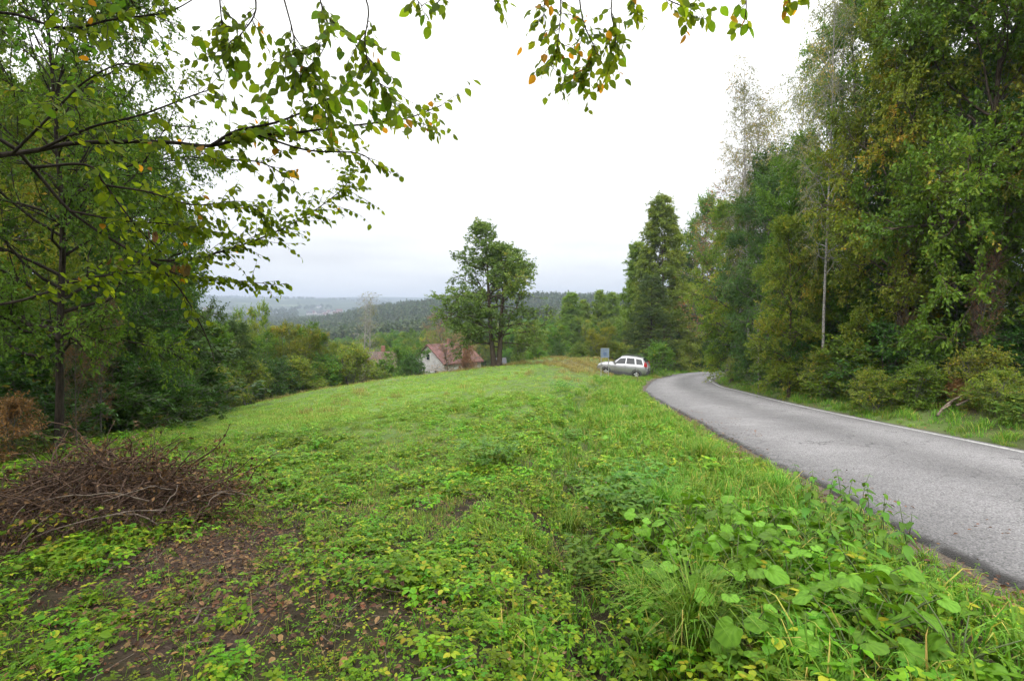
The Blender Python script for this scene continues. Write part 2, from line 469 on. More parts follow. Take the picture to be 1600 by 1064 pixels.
def ground_z(x, y):
    x = np.asarray(x, float); y = np.asarray(y, float)
    sh = x.shape
    x = x.ravel(); y = y.ravel()
    r = np.hypot(x, y)
    zn = tps(x, y) + bumps(x, y) * smooth(90, 40, r)
    dd, _ = poly_dist(DITCH, x, y)
    zn = zn - 0.5 * np.exp(-(dd / 0.42) ** 2) * smooth(36, 24, y)
    k = smooth(75, 120, r)
    zf = far_z(x, y)
    z = zn * (1 - k) + zf * k
    near = r < 90
    if near.any():
        d, t = poly_dist(RC, x[near], y[near])
        i = np.clip(t.astype(int), 0, len(RC) - 2)
        f = t - i
        rz = RZ[i] * (1 - f) + RZ[i + 1] * f
        hw = RHALF[i]
        m = smooth(hw + 1.5, hw + 0.1, d)
        z[near] = z[near] * (1 - m) + (rz - 0.07) * m
    return z.reshape(sh)
def gz(x, y):
    return float(ground_z(np.array([x]), np.array([y]))[0])
def ground_at(px, py, dmin=1.2, dmax=90):
    """where the ground is seen at a photo pixel"""
    d = np.geomspace(dmin, dmax, 500)
    dx, dy, dz = ray(px, py)
    x, y, z = dx / dy * d, d, EYE + dz / dy * d
    h = z - ground_z(x, y)
    i = int(np.argmax(h < 0))
    if h[i] >= 0: i = len(d) - 1
    return np.array([x[i], y[i], float(ground_z(x[i:i + 1], y[i:i + 1])[0])])

def in_poly(poly, px, py):
    poly = np.asarray(poly, float)
    inside = np.zeros(px.shape, bool)
    j = len(poly) - 1
    for i in range(len(poly)):
        xi, yi = poly[i]; xj, yj = poly[j]
        c = ((yi > py) != (yj > py)) & (px < (xj - xi) * (py - yi) / (yj - yi + 1e-9) + xi)
        inside ^= c
        j = i
    return inside
def ground_poly(pixpoly):
    """a region of the ground, given by its corners as seen in the photo -> ground coordinates"""
    return np.array([ground_at(px, py)[:2] for px, py in pixpoly])
SOIL = ground_poly([(100, 905), (200, 855), (390, 795), (470, 835), (475, 920), (420, 990), (300, 1035), (140, 1010)])
MEADOW = ground_poly([(215, 684), (300, 657), (420, 632), (560, 606), (700, 589), (860, 569), (915, 570), (800, 600), (700, 625), (610, 650), (420, 690), (330, 705)])
THIN = ground_poly([(0, 1064), (0, 880), (250, 790), (420, 760), (560, 800), (640, 900), (700, 1064)])
DRY = ground_poly([(840, 568), (935, 562), (940, 580), (900, 585)])
WOODL = np.array([(-15.3, 19.5), (-17.5, 27), (-18.5, 34), (-15.5, 40), (-10, 44.5), (-14, 75), (-70, 75), (-70, 4), (-10.5, 5), (-9.0, 9.5), (-12.5, 16)])
def edge_fade(poly, x, y, w):
    ins = in_poly(poly, x, y)
    d, _ = poly_dist(np.vstack([poly, poly[:1]]), x, y)
    return np.clip(0.5 + np.where(ins, d, -d) / (2 * w), 0, 1)

def build_ground():
    ua = np.linspace(-math.asinh(5000 / 5.0), math.asinh(5000 / 5.0), 390)
    xs = 5.0 * np.sinh(ua) + 1.0
    ub = np.linspace(math.asinh(-60 / 5.0), math.asinh(5100 / 5.0), 390)
    ys = 5.0 * np.sinh(ub) + 6.0
    X, Y = np.meshgrid(xs, ys)
    Z = ground_z(X, Y)
    V = np.c_[X.ravel(), Y.ravel(), Z.ravel()]
    nx, ny = len(xs), len(ys)
    i, j = np.meshgrid(np.arange(ny - 1), np.arange(nx - 1), indexing='ij')
    b = i * nx + j
    Q = np.stack([b, b + 1, b + nx + 1, b + nx], -1).reshape(-1, 4)
    x, y = X.ravel(), Y.ravel()
    soil = edge_fade(SOIL, x, y, 0.5)
    meadow = np.maximum(edge_fade(MEADOW, x, y, 1.5), .75 * smooth(7, 13, y))
    dry = edge_fade(DRY, x, y, 1.5)
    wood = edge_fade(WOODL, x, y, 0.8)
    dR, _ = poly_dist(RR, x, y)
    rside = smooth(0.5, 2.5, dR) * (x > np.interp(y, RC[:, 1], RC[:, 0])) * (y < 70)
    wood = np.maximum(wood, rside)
    dL, _ = poly_dist(RL, x, y)
    grit = smooth(0.5, 0.2, np.minimum(dL, dR)) * (np.hypot(x, y) < 80)
    far = smooth(80, 140, np.hypot(x, y))
    m, nt, out = new_mat('ground')
    p = N(nt, 'ShaderNodeBsdfPrincipled')
    n1 = noise(nt, 0.9, 6); n2 = noise(nt, 9.0, 6, 0.7); n3 = noise(nt, 60.0, 3, 0.6)
    turf = mixc(nt, mrange(nt, n1, 0.35, 0.65), (0.03, 0.024, 0.014), (0.05, 0.046, 0.02))
    turf = mixc(nt, mrange(nt, n2, 0.5, 0.72), turf, (0.06, 0.045, 0.03))
    dirt = mixc(nt, mrange(nt, n2, 0.35, 0.65), (0.026, 0.016, 0.011), (0.062, 0.041, 0.03))
    dirt = mixc(nt, mrange(nt, n3, 0.45, 0.7), dirt, (0.08, 0.058, 0.046))
    grass = mixc(nt, mrange(nt, n1, 0.35, 0.65), (0.09, 0.16, 0.035), (0.13, 0.2, 0.05))
    c = mixc(nt, attr(nt, 'meadow'), turf, grass)
    c = mixc(nt, attr(nt, 'dry'), c, (0.13, 0.12, 0.05))
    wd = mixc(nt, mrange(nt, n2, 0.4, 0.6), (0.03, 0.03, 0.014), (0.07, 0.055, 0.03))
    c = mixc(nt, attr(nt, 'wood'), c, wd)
    sfac = N(nt, 'ShaderNodeMath'); sfac.operation = 'ADD'; sfac.use_clamp = True
    sm = N(nt, 'ShaderNodeMath'); sm.operation = 'MULTIPLY_ADD'
    nt.links.new(n1, sm.inputs[0]); sm.inputs[1].default_value = 0.8; sm.inputs[2].default_value = -0.4
    nt.links.new(attr(nt, 'soil'), sfac.inputs[0]); nt.links.new(sm.outputs[0], sfac.inputs[1])
    sf = mrange(nt, sfac.outputs[0], 0.3, 0.6)
    c = mixc(nt, sf, c, dirt)
    c = mixc(nt, attr(nt, 'grit'), c, mixc(nt, mrange(nt, n3, 0.4, 0.6), (0.06, 0.05, 0.042), (0.15, 0.12, 0.095)))
    # far country: woods and pale fields
    nf = noise(nt, 0.0035, 5, 0.55); nf2 = noise(nt, 0.02, 5, 0.7)
    wood_c = mixc(nt, mrange(nt, nf2, 0.35, 0.65), (0.016, 0.03, 0.014), (0.05, 0.07, 0.028))
    field_c = mixc(nt, mrange(nt, nf2, 0.3, 0.7), (0.08, 0.12, 0.045), (0.13, 0.15, 0.07))
    fc = mixc(nt, mrange(nt, nf, 0.6, 0.64), wood_c, field_c)
    c = mixc(nt, attr(nt, 'far'), c, fc)
    nt.links.new(c, p.inputs['Base Color'])
    p.inputs['Roughness'].default_value = 0.95
    p.inputs['Specular IOR Level'].default_value = 0.15
    b = N(nt, 'ShaderNodeBump'); b.inputs['Strength'].default_value = 0.8; b.inputs['Distance'].default_value = 0.04
    nt.links.new(n2, b.inputs['Height']); nt.links.new(b.outputs[0], p.inputs['Normal'])
    nt.links.new(p.outputs[0], out.inputs['Surface'])
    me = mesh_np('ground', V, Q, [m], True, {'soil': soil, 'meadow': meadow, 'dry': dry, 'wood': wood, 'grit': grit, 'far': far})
    return tag(obj('ground', me), 'grassy hillside sloping down to a wooded valley and hills', kind='structure')
build_ground()

def build_road():
    n, K = len(RC), 16
    rng = np.random.default_rng(3)
    V, att = [], []
    jl = np.convolve(rng.normal(0, 0.09, n + 4), np.ones(5) / 5, 'valid')
    s_all = np.r_[0, np.cumsum(np.linalg.norm(np.diff(RC, axis=0), axis=1))]
    for i in range(n):
        for k in range(K + 1):
            f = k / K
            p = RL[i] * (1 - f) + RR[i] * f
            if k == 0: p = p + (RL[i] - RR[i]) / np.linalg.norm(RL[i] - RR[i]) * jl[i]
            z = RZ[i] + 0.05 * (1 - (2 * f - 1) ** 2) - 0.01
            V.append((p[0], p[1], z))
    V = np.array(V)
    i, k = np.meshgrid(np.arange(n - 1), np.arange(K), indexing='ij')
    b = i * (K + 1) + k
    Q = np.stack([b, b + 1, b + K + 2, b + K + 1], -1).reshape(-1, 4)
    # broken edge face down to the verge
    n0 = len(V)
    lo = V[::K + 1].copy(); lo[:, 2] -= 0.12; lo[:, 0] -= 0.05
    hi = V[K::K + 1].copy(); hi[:, 2] -= 0.12; hi[:, 0] += 0.05
    Vall = np.vstack([V, lo, hi])
    a = np.arange(n - 1)
    Q2 = np.stack([n0 + a, a * (K + 1), (a + 1) * (K + 1), n0 + a + 1], -1)
    Q3 = np.stack([a * (K + 1) + K, n0 + n + a, n0 + n + a + 1, (a + 1) * (K + 1) + K], -1)
    f_at = np.r_[np.tile(np.arange(K + 1) / K, n), np.zeros(n), np.ones(n)]
    m, nt, out = new_mat('asphalt')
    p = N(nt, 'ShaderNodeBsdfPrincipled')
    fa = attr(nt, 'across')
    n1 = noise(nt, 0.5, 5); n2 = noise(nt, 60.0, 4, 0.8); n3 = noise(nt, 3.0, 6, 0.7)
    vor = N(nt, 'ShaderNodeTexVoronoi'); vor.inputs['Scale'].default_value = 75.0
    tc = N(nt, 'ShaderNodeTexCoord'); nt.links.new(tc.outputs['Object'], vor.inputs['Vector'])
    base = mixc(nt, mrange(nt, n1, 0.3, 0.7), (0.132, 0.129, 0.133), (0.19, 0.186, 0.191))
    chips = mixc(nt, mrange(nt, vor.outputs['Color'], 0.1, 0.9), (0.4, 0.4, 0.4), (1.7, 1.69, 1.67))
    base = mixc(nt, 0.85, base, chips, 'MULTIPLY')
    base = mixc(nt, mrange(nt, n2, 0.58, 0.72), base, (0.34, 0.335, 0.33))
    # worn wheel tracks are paler, the middle and the oil line darker
    wav = N(nt, 'ShaderNodeMath'); wav.operation = 'SINE'
    ml = N(nt, 'ShaderNodeMath'); ml.operation = 'MULTIPLY_ADD'; ml.inputs[1].default_value = 12.56; ml.inputs[2].default_value = -1.57
    nt.links.new(fa, ml.inputs[0]); nt.links.new(ml.outputs[0], wav.inputs[0])
    trk = mrange(nt, wav.outputs[0], -1, 1, 0.76, 1.14)
    cc = N(nt, 'ShaderNodeVectorMath'); cc.operation = 'SCALE'
    nt.links.new(base, cc.inputs[0]); nt.links.new(trk, cc.inputs['Scale'])
    # dark broken rim at the left edge
    rim = mrange(nt, fa, 0.006, 0.03, 1.0, 0.0)
    rimn = N(nt, 'ShaderNodeMath'); rimn.operation = 'MULTIPLY'
    nt.links.new(rim, rimn.inputs[0]); nt.links.new(mrange(nt, n3, 0.3, 0.5), rimn.inputs[1])
    col = mixc(nt, rimn.outputs[0], cc.outputs[0], (0.035, 0.033, 0.032))
    # cracks
    v2 = N(nt, 'ShaderNodeTexVoronoi'); v2.feature = 'DISTANCE_TO_EDGE'; v2.inputs['Scale'].default_value = 0.7
    dv = N(nt, 'ShaderNodeVectorMath'); dv.operation = 'ADD'
    nn = N(nt, 'ShaderNodeTexNoise'); nn.inputs['Scale'].default_value = 2.0; nn.inputs['Detail'].default_value = 6
    nt.links.new(tc.outputs['Object'], nn.inputs['Vector']); nt.links.new(tc.outputs['Object'], dv.inputs[0]); nt.links.new(nn.outputs['Color'], dv.inputs[1])
    nt.links.new(dv.outputs[0], v2.inputs['Vector'])
    ck = N(nt, 'ShaderNodeMath'); ck.operation = 'MULTIPLY'
    nt.links.new(mrange(nt, v2.outputs['Distance'], 0.0, 0.014, 0.9, 0.0), ck.inputs[0]); nt.links.new(mrange(nt, n1, 0.42, 0.52), ck.inputs[1])
    col = mixc(nt, ck.outputs[0], col, (0.04, 0.04, 0.04))
    nt.links.new(col, p.inputs['Base Color'])
    nt.links.new(mrange(nt, n3, 0.3, 0.7, 0.6, 0.85), p.inputs['Roughness'])
    p.inputs['Specular IOR Level'].default_value = 0.4
    b = N(nt, 'ShaderNodeBump'); b.inputs['Strength'].default_value = 0.7; b.inputs['Distance'].default_value = 0.01
    nt.links.new(vor.outputs['Distance'], b.inputs['Height']); nt.links.new(b.outputs[0], p.inputs['Normal'])
    nt.links.new(p.outputs[0], out.inputs['Surface'])
    road = tag(obj('road', mesh_np('road', Vall, [Q, Q2, Q3], [m], True, {'across': f_at})), 'worn grey asphalt road bending away to the right', kind='structure')
    # white edge line along the far side
    m, nt, out = new_mat('road_paint')
    p = N(nt, 'ShaderNodeBsdfPrincipled')
    nz = noise(nt, 14.0, 6, 0.75)
    nt.links.new(mixc(nt, mrange(nt, nz, 0.4, 0.58), (0.17, 0.167, 0.165), (0.5, 0.5, 0.485)), p.inputs['Base Color'])
    p.inputs['Roughness'].default_value = 0.6
    nt.links.new(p.outputs[0], out.inputs['Surface'])
    V = []
    for i in range(n):
        w = np.linalg.norm(RR[i] - RL[i])
        for off in (0.30, 0.17):
            f = 1 - off / w
            p_ = RL[i] * (1 - f) + RR[i] * f
            V.append((p_[0], p_[1], RZ[i] + 0.05 * (1 - (2 * f - 1) ** 2) - 0.01 + 0.004))
    a = np.arange(n - 1) * 2
    ln = obj('edge_line', mesh_np('edge_line', V, np.stack([a, a + 1, a + 3, a + 2], -1), [m]), road)
    return road
build_road()

# ------------------------------------------------------------------ trees
def grow(P0, D0, L, nseg, wander, trop, rng):
    """many branches at once: starts, directions, lengths -> polylines"""
    P = np.empty((len(P0), nseg + 1, 3)); P[:, 0] = P0
    d = norm(np.asarray(D0, float))
    for i in range(nseg):
        d = norm(d + rng.normal(0, wander, d.shape) + np.array([0, 0, trop]))
        P[:, i + 1] = P[:, i] + d * (np.asarray(L) / nseg)[:, None]
    return P
def sample(P, idx, t):
    n = P.shape[1] - 1
    f = np.clip(t, 0, 0.9999) * n
    i = f.astype(int); f = (f - i)[:, None]
    a, b = P[idx, i], P[idx, i + 1]
    return a * (1 - f) + b * f, norm(b - a)
def side_dirs(D, ang, flat, rng):
    r = rng.normal(size=D.shape)
    r[:, 2] *= flat
    a = norm(r - (r * D).sum(-1, keepdims=True) * D)
    ang = np.asarray(ang)[:, None]
    return norm(np.cos(ang) * D + np.sin(ang) * a)
def leaves(C, D, size, rng, up=0.6, ratio=0.55, six=False, droop=0.25):
    """leaf blades: folded rhombs (or six-cornered ovals) that start at C and point along D"""
    n = len(C)
    D = norm(D + np.array([0, 0, -droop]))
    nr = norm(rng.normal(size=(n, 3)) * (1 - up) + np.array([0, 0, up]))
    S = norm(np.cross(D, nr))
    U = np.cross(S, D)
    L = (size * rng.uniform(0.65, 1.25, n))[:, None]
    W = L * ratio * 0.5
    t = rng.random(n) ** 1.2
    if not six:
        V = np.stack([C, C + D * L * .45 + S * W + U * W * .3, C + D * L, C + D * L * .45 - S * W + U * W * .3], 1)
        return V.reshape(-1, 3), np.arange(n * 4).reshape(n, 4), np.repeat(t, 4)
    c = U * W * 0.28
    V = np.stack([C, C + D * L * .3 + S * W * .92 + c, C + D * L * .68 + S * W * .8 + c, C + D * L - U * L * .08,
                  C + D * L * .68 - S * W * .8 + c, C + D * L * .3 - S * W * .92 + c], 1)
    b = np.arange(n)[:, None] * 6
    Q = np.concatenate([b + np.array([[0, 1, 2, 3]]), b + np.array([[0, 3, 4, 5]])])
    return V.reshape(-1, 3), Q, np.repeat(t, 6)

def make_tree(rng, H=12.0, r0=0.18, clear=0.25, nprim=26, R=lambda t: 1 - 0.6 * abs(t - .4), spread=3.5, ang=(75, 35), trop=0.02, nsec=8, ntwig=7,
              twig=0.7, lpt=18, leaf=0.08, stems=1, lean=0.04, flat=0.6, wander=0.16, lratio=0.55, six=False, ltrop=0.0, up=0.55, bare=0.0, tone=0.25, low_twigs=0, second=None, div=0.16):
    """returns (wood verts, wood quads, leaf verts, leaf faces, leaf tint); R(t) is the reach of the limbs over the crown height"""
    WV, WQ, nW = [], [], 0
    def wood(P, r, sides):
        nonlocal nW
        V, Q = tubes(P, r, sides)
        WV.append(V); WQ.append(Q + nW); nW += len(V)
    # trunk(s)
    S0 = np.zeros((stems, 3)); S0[:, 2] = -0.25
    D0 = np.tile([0, 0, 1.0], (stems, 1)) + rng.normal(0, lean, (stems, 3)) * [1, 1, 0]
    if stems > 1:
        az = np.arange(stems) * 2 * math.pi / stems + rng.random() * 6
        D0[:, 0] += div * np.cos(az); D0[:, 1] += div * np.sin(az)
        S0[:, 0] += r0 * .7 * np.cos(az); S0[:, 1] += r0 * .7 * np.sin(az)
    T = grow(S0, D0, np.full(stems, H + 0.25) * (rng.uniform(0.9, 1.0, stems) if second is None else np.array([1.0] + [second] * (stems - 1))), 14, lean, 0.02, rng)
    tt = np.linspace(0, 1, 15)
    rad = r0 * (1 - tt) ** 0.85 + 0.012
    rad = rad + r0 * 0.7 * np.exp(-tt * 30)
    wood(T, np.tile(rad, (stems, 1)) / (1 if stems == 1 else 1.25), 9)
    # limbs
    n1 = nprim
    it = rng.integers(0, stems, n1)
    t1 = clear + (0.985 - clear) * (np.arange(n1) + rng.random(n1)) / n1
    C, D = sample(T, it, t1)
    ct = (t1 - clear) / (1 - clear)
    az = np.arange(n1) * 2.4 + rng.normal(0, .4, n1)
    a1 = np.radians(ang[0] + (ang[1] - ang[0]) * ct + rng.normal(0, 6, n1))
    dirs = np.c_[np.cos(az) * np.sin(a1), np.sin(az) * np.sin(a1), np.cos(a1)]
    L1 = spread * np.array([R(t) for t in ct]) * rng.uniform(0.7, 1.15, n1) + 0.25
    P1 = grow(C, dirs, L1, 7, wander, trop, rng)
    rr = np.interp(t1, tt, rad) * 0.5
    rr = np.minimum(rr, 0.012 + 0.013 * L1)
    wood(P1, rr[:, None] * np.linspace(1, 0.25, 8)[None], 5)
    # secondary
    cnt = np.maximum(2, (nsec * (0.4 + 0.6 * L1 / max(L1.max(), .1))).astype(int))
    i2 = np.repeat(np.arange(n1), cnt)
    t2 = rng.uniform(0.2, 1.0, len(i2))
    C, D = sample(P1, i2, t2)
    d2 = side_dirs(D, np.radians(rng.uniform(30, 65, len(i2))), flat, rng)
    L2 = (0.2 + 0.42 * L1[i2] * (1.15 - t2)) * rng.uniform(.7, 1.3, len(i2)) + twig * .3
    P2 = grow(C, d2, L2, 4, wander * 1.1, trop + ltrop * .5, rng)
    wood(P2, (np.minimum(rr[i2] * .4, 0.012 + .008 * L2))[:, None] * np.linspace(1, 0.35, 5)[None], 4)
    # twigs, on secondaries and on the outer limbs
    i3 = np.repeat(np.arange(len(i2)), ntwig)
    t3 = rng.uniform(0.15, 1.0, len(i3))
    C, D = sample(P2, i3, t3)
    j3 = np.repeat(np.arange(n1), ntwig)
    C2, D2 = sample(P1, j3, rng.uniform(.5, 1, len(j3)))
    C = np.vstack([C, C2]); D = np.vstack([D, D2])
    pid = np.r_[i2[i3], j3]
    if low_twigs:
        k3 = rng.integers(0, stems, low_twigs)
        C3, D3 = sample(T, k3, rng.uniform(.12, .9, low_twigs))
        pid = np.r_[pid, rng.integers(0, n1, low_twigs)]
        C = np.vstack([C, C3]); D = np.vstack([D, norm(rng.normal(size=D3.shape) * [1, 1, .3])])
    d3 = side_dirs(D, np.radians(rng.uniform(15, 65, len(C))), flat, rng)
    L3 = twig * rng.uniform(.5, 1.3, len(C))
    P3 = grow(C, d3, L3, 2, wander * 1.4, ltrop * 1.4, rng)
    wood(P3, np.full((len(C), 3), 0.0045) * np.array([1.2, .9, .5]), 3)
    keep = np.where(rng.random(len(C)) >= bare)[0]
    # leaves; every spray has its own tone so that the crown has lighter and darker clumps
    i4 = np.repeat(keep, lpt)
    C, D = sample(P3, i4, rng.uniform(0.1, 1.0, len(i4)))
    C = C + rng.normal(0, twig * .06, C.shape)
    dl = side_dirs(D, np.radians(rng.uniform(25, 80, len(i4))), 0.8, rng)
    LV, LQ, LT = leaves(C, dl, leaf, rng, up, lratio, six)
    k = 6 if six else 4
    sp = (rng.normal(0, tone * .45, len(P3)) + rng.normal(0, tone * .7, n1)[pid])[i4]
    LT = np.clip(LT * .5 + 0.18 + np.repeat(sp, k), 0, 1)
    return np.vstack(WV), np.vstack(WQ), LV, LQ, LT

PROTO = {}
def proto(key, bark, leafm, seed, **kw):
    rng = np.random.default_rng(seed)
    WV, WQ, LV, LQ, LT = make_tree(rng, **kw)
    PROTO[key] = (mesh_np(key + '_trunk', WV, WQ, [M[bark]], True), mesh_np(key + '_crown', LV, LQ, [M[leafm]], False, {'tint': LT}), kw.get('H', 12.0))
def tree(key, name, x, y, label, cat='tree', group=None, H=None, rz=None, width=1.0, dz=0.0, leafm=None):
    tr, cr, h0 = PROTO[key]
    s = (H or h0) / h0
    rz = random.uniform(0, 6.28) if rz is None else rz
    e = empty(name, (x, y, gz(x, y) + dz), rz, (s * width, s * width, s))
    obj('trunk', tr, e)
    obj('crown', cr, e)
    return tag(e, label, cat, group)
def tree_px(key, name, px, d, top, label, cat='tree', group=None, rz=None, width=1.0, dz=0.0):
    """stands d metres ahead in the direction of photo column px and is as tall as photo row `top` asks"""
    p = at(px, top, d)
    return tree(key, name, p[0], d, label, cat, group, p[2] - gz(p[0], d) - dz, rz, width, dz)

ROUND = lambda t: math.sqrt(max(0.05, 1 - (1.9 * (t - .42)) ** 2)) if t < .95 else .25
TALL = lambda t: 0.55 + 0.45 * math.sin(min(1, t * 1.25) * math.pi) if t < .8 else 0.55 * (1 - t) / .2 + .12
CONE = lambda t: (1 - t) ** 0.8 + 0.06
WIDE_LOW = lambda t: 0.95 - 0.65 * t

proto('broad_a', 'bark', 'leaf_mid', 11, H=16, r0=.15, clear=.06, nprim=48, R=TALL, spread=4.0, nsec=10, ntwig=8, twig=.75, lpt=17, leaf=.15, low_twigs=120)
proto('broad_b', 'bark', 'leaf_yellow', 12, H=15, r0=.14, clear=.05, nprim=46, R=TALL, spread=3.7, nsec=10, ntwig=8, twig=.7, lpt=17, leaf=.14, ltrop=-.05, low_twigs=120)
proto('broad_c', 'bark_grey', 'leaf_dark', 13, H=15, r0=.15, clear=.06, nprim=46, R=ROUND, spread=4.0, nsec=10, ntwig=8, twig=.75, lpt=17, leaf=.145, low_twigs=80)
proto('broad_d', 'bark_grey', 'leaf_blue', 14, H=13, r0=.12, clear=.04, nprim=42, R=TALL, spread=3.2, nsec=9, ntwig=8, twig=.6, lpt=17, leaf=.125, low_twigs=120)
proto('lone', 'bark', 'leaf_lone', 31, H=11.2, r0=.23, clear=.19, nprim=56, R=lambda t: .8 + .5 * t if t < .35 else .97 * ((1 - t) / .65) ** .8 + .05, spread=4.5, ang=(88, 30), stems=2, nsec=11, ntwig=7, twig=.5, lpt=12, leaf=.17, wander=.2, lean=.02, trop=.03, low_twigs=10, second=.84, div=.075)
proto('birch', 'bark_birch', 'leaf_birch', 16, H=20, r0=.1, clear=.3, nprim=50, R=lambda t: .35 + .6 * math.sin(min(1, t * .95 + .1) * math.pi), spread=2.6, ang=(60, 25), nsec=6, ntwig=6, twig=1.0, lpt=9, leaf=.11, ltrop=-.28, wander=.14, bare=.3, lean=.02)
proto('birch_bare', 'bark_birch', 'leaf_birch', 17, H=11, r0=.085, clear=.3, nprim=34, R=lambda t: .5 + .3 * math.sin(t * 3), spread=1.1, ang=(55, 25), nsec=5, ntwig=4, twig=.5, lpt=5, leaf=.1, ltrop=-.1, bare=.8, lean=.015)
proto('larch', 'bark', 'leaf_larch', 18, H=20, r0=.16, clear=.08, nprim=110, R=CONE, spread=4.0, ang=(95, 60), nsec=8, ntwig=6, twig=.65, lpt=18, leaf=.28, lratio=.34, flat=.35, ltrop=-.15, lean=.01, wander=.12)
proto('spruce', 'bark_dark', 'leaf_blue', 19, H=14, r0=.15, clear=.04, nprim=95, R=CONE, spread=3.4, ang=(100, 65), nsec=9, ntwig=7, twig=.45, lpt=15, leaf=.15, lratio=.3, flat=.3, ltrop=-.08, lean=.01, wander=.1)
proto('brown_tree', 'bark_grey', 'leaf_brown', 20, H=13, r0=.1, clear=.15, nprim=40, R=TALL, spread=2.8, ang=(60, 30), nsec=9, ntwig=8, twig=.7, lpt=5, leaf=.1, bare=.3)
proto('young_a', 'bark_grey', 'leaf_yellow', 21, H=8, r0=.07, clear=.05, nprim=40, R=TALL, spread=2.3, ang=(50, 25), stems=3, nsec=8, ntwig=7, twig=.5, lpt=12, leaf=.13, low_twigs=120)
proto('young_b', 'bark_grey', 'leaf_mid', 22, H=8, r0=.08, clear=.05, nprim=40, R=ROUND, spread=2.6, nsec=8, ntwig=7, twig=.5, lpt=13, leaf=.14, stems=2, low_twigs=120)
proto('pine', 'bark', 'leaf_blue', 23, H=9, r0=.09, clear=.42, nprim=32, R=ROUND, spread=2.3, nsec=9, ntwig=7, twig=.4, lpt=16, leaf=.14, lratio=.3, flat=.5)
proto('bush_a', 'bark_grey', 'leaf_mid', 24, H=2.2, r0=.02, clear=.03, nprim=26, R=WIDE_LOW, spread=1.5, ang=(65, 20), stems=4, nsec=6, ntwig=6, twig=.35, lpt=11, leaf=.1)
proto('bush_b', 'bark_grey', 'leaf_yellow', 26, H=2.2, r0=.02, clear=.03, nprim=26, R=WIDE_LOW, spread=1.5, ang=(65, 20), stems=4, nsec=6, ntwig=6, twig=.35, lpt=10, leaf=.09)
proto('bush_c', 'bark_grey', 'leaf_dark', 27, H=2.4, r0=.025, clear=.03, nprim=28, R=WIDE_LOW, spread=1.6, ang=(65, 20), stems=4, nsec=6, ntwig=6, twig=.35, lpt=11, leaf=.1)
_lime = PROTO['young_a'][1].copy(); _lime.materials[0] = leaf_mat('leaf_lime', [(0.0, (0.07, 0.1, 0.012)), (0.6, (0.13, 0.165, 0.016)), (1.0, (0.19, 0.2, 0.022))])
PROTO['lime'] = (PROTO['young_a'][0], _lime, PROTO['young_a'][2])
proto('near_left', 'bark_dark', 'leaf_mid', 28, H=12, r0=.11, clear=.2, nprim=54, R=ROUND, spread=4.4, nsec=11, ntwig=8, twig=.65, lpt=15, leaf=.1, six=True, flat=.4, up=.7)

# --- the tree standing alone on the crest
tree_px('lone', 'broadleaf_tree', 776, 41, 360, 'tall dark green tree with forked trunk standing alone on the meadow crest', 'tree', rz=2.5, width=1.2)

# --- right of the road, from the far bend towards the camera
RG = 'trees along the right side of the road'
tree_px('larch', 'larch_tree', 1042, 62, 284, 'tallest pointed light green larch behind the parked car', 'tree', 'larches at the bend')
tree_px('larch', 'larch_tree', 1002, 66, 362, 'shorter larch on the left flank of the tallest larch', 'tree', 'larches at the bend', width=1.05)
tree_px('spruce', 'spruce_tree', 1018, 55, 415, 'dark blue-green spruce directly behind the rear of the silver car', 'tree', width=1.25)
tree_px('broad_d', 'broadleaf_tree', 1060, 70, 400, 'dark rounded tree closing the road bend behind the spruce', 'tree', width=1.2)
tree_px('broad_c', 'broadleaf_tree', 1110, 66, 440, 'dark low tree at the far end of the road where it vanishes', 'tree', width=1.3)
tree_px('broad_c', 'broadleaf_tree', 1085, 78, 430, 'dark tree far beyond the road bend between larch and roadside wood', 'tree', width=1.4)
tree_px('broad_a', 'broadleaf_tree', 1096, 70, 290, 'leafy green tree beside the larch with ragged top', 'tree', RG, width=.8)
tree_px('brown_tree', 'brown_twiggy_tree', 1144, 42, 250, 'brownish grey thinly leaved tree among the green roadside trees', 'tree', RG, width=1.3)
tree_px('birch', 'birch_tree', 1160, 40, 140, 'weeping birch with greyish hanging twigs against the white sky', 'tree', RG, width=1.1)
tree_px('birch', 'birch_tree', 1180, 33, 66, 'slender birch with a small leafy tuft at its very top', 'tree', RG, width=.7)
tree_px('birch', 'birch_tree', 1232, 30, 84, 'thin birch with sparse leaves rising over the green roadside crowns', 'tree', RG, width=.9)
tree_px('birch', 'birch_tree', 1290, 24, -40, 'birch with bare twigs reaching past the top of the picture', 'tree', RG, width=.9)
tree_px('broad_b', 'broadleaf_tree', 1150, 36, 300, 'yellowish green tree below the weeping birch', 'tree', RG, width=.9)
tree_px('broad_c', 'broadleaf_tree', 1190, 34, 240, 'darker green rounded tree in front of the slender birch', 'tree', RG, width=.8)
tree_px('broad_d', 'broadleaf_tree', 1205, 27, 262, 'bluish green tree leaning over the bend verge', 'tree', RG, width=.9)
tree_px('broad_a', 'broadleaf_tree', 1262, 24, 180, 'full green tree whose crown meets the thin birches', 'tree', RG, width=.75)
tree_px('broad_b', 'broadleaf_tree', 1240, 21, 330, 'lower yellow tinged tree at the roadside in front of white birch stems', 'tree', RG, width=.85)
tree_px('broad_d', 'broadleaf_tree', 1335, 21.5, 210, 'grey-green leafy tree around the tall white birch stem', 'tree', RG, width=.85)
tree_px('broad_a', 'broadleaf_tree', 1352, 21, -60, 'very tall green tree at the left edge of the high wood', 'tree', RG, width=.6)
tree_px('broad_b', 'broadleaf_tree', 1430, 17, -60, 'tall yellow-green tree in the middle of the high wood', 'tree', RG, width=.75)
tree_px('broad_c', 'broadleaf_tree', 1500, 18.5, -200, 'tall dark tree behind the yellow-green one in the high wood', 'tree', RG, width=.75)
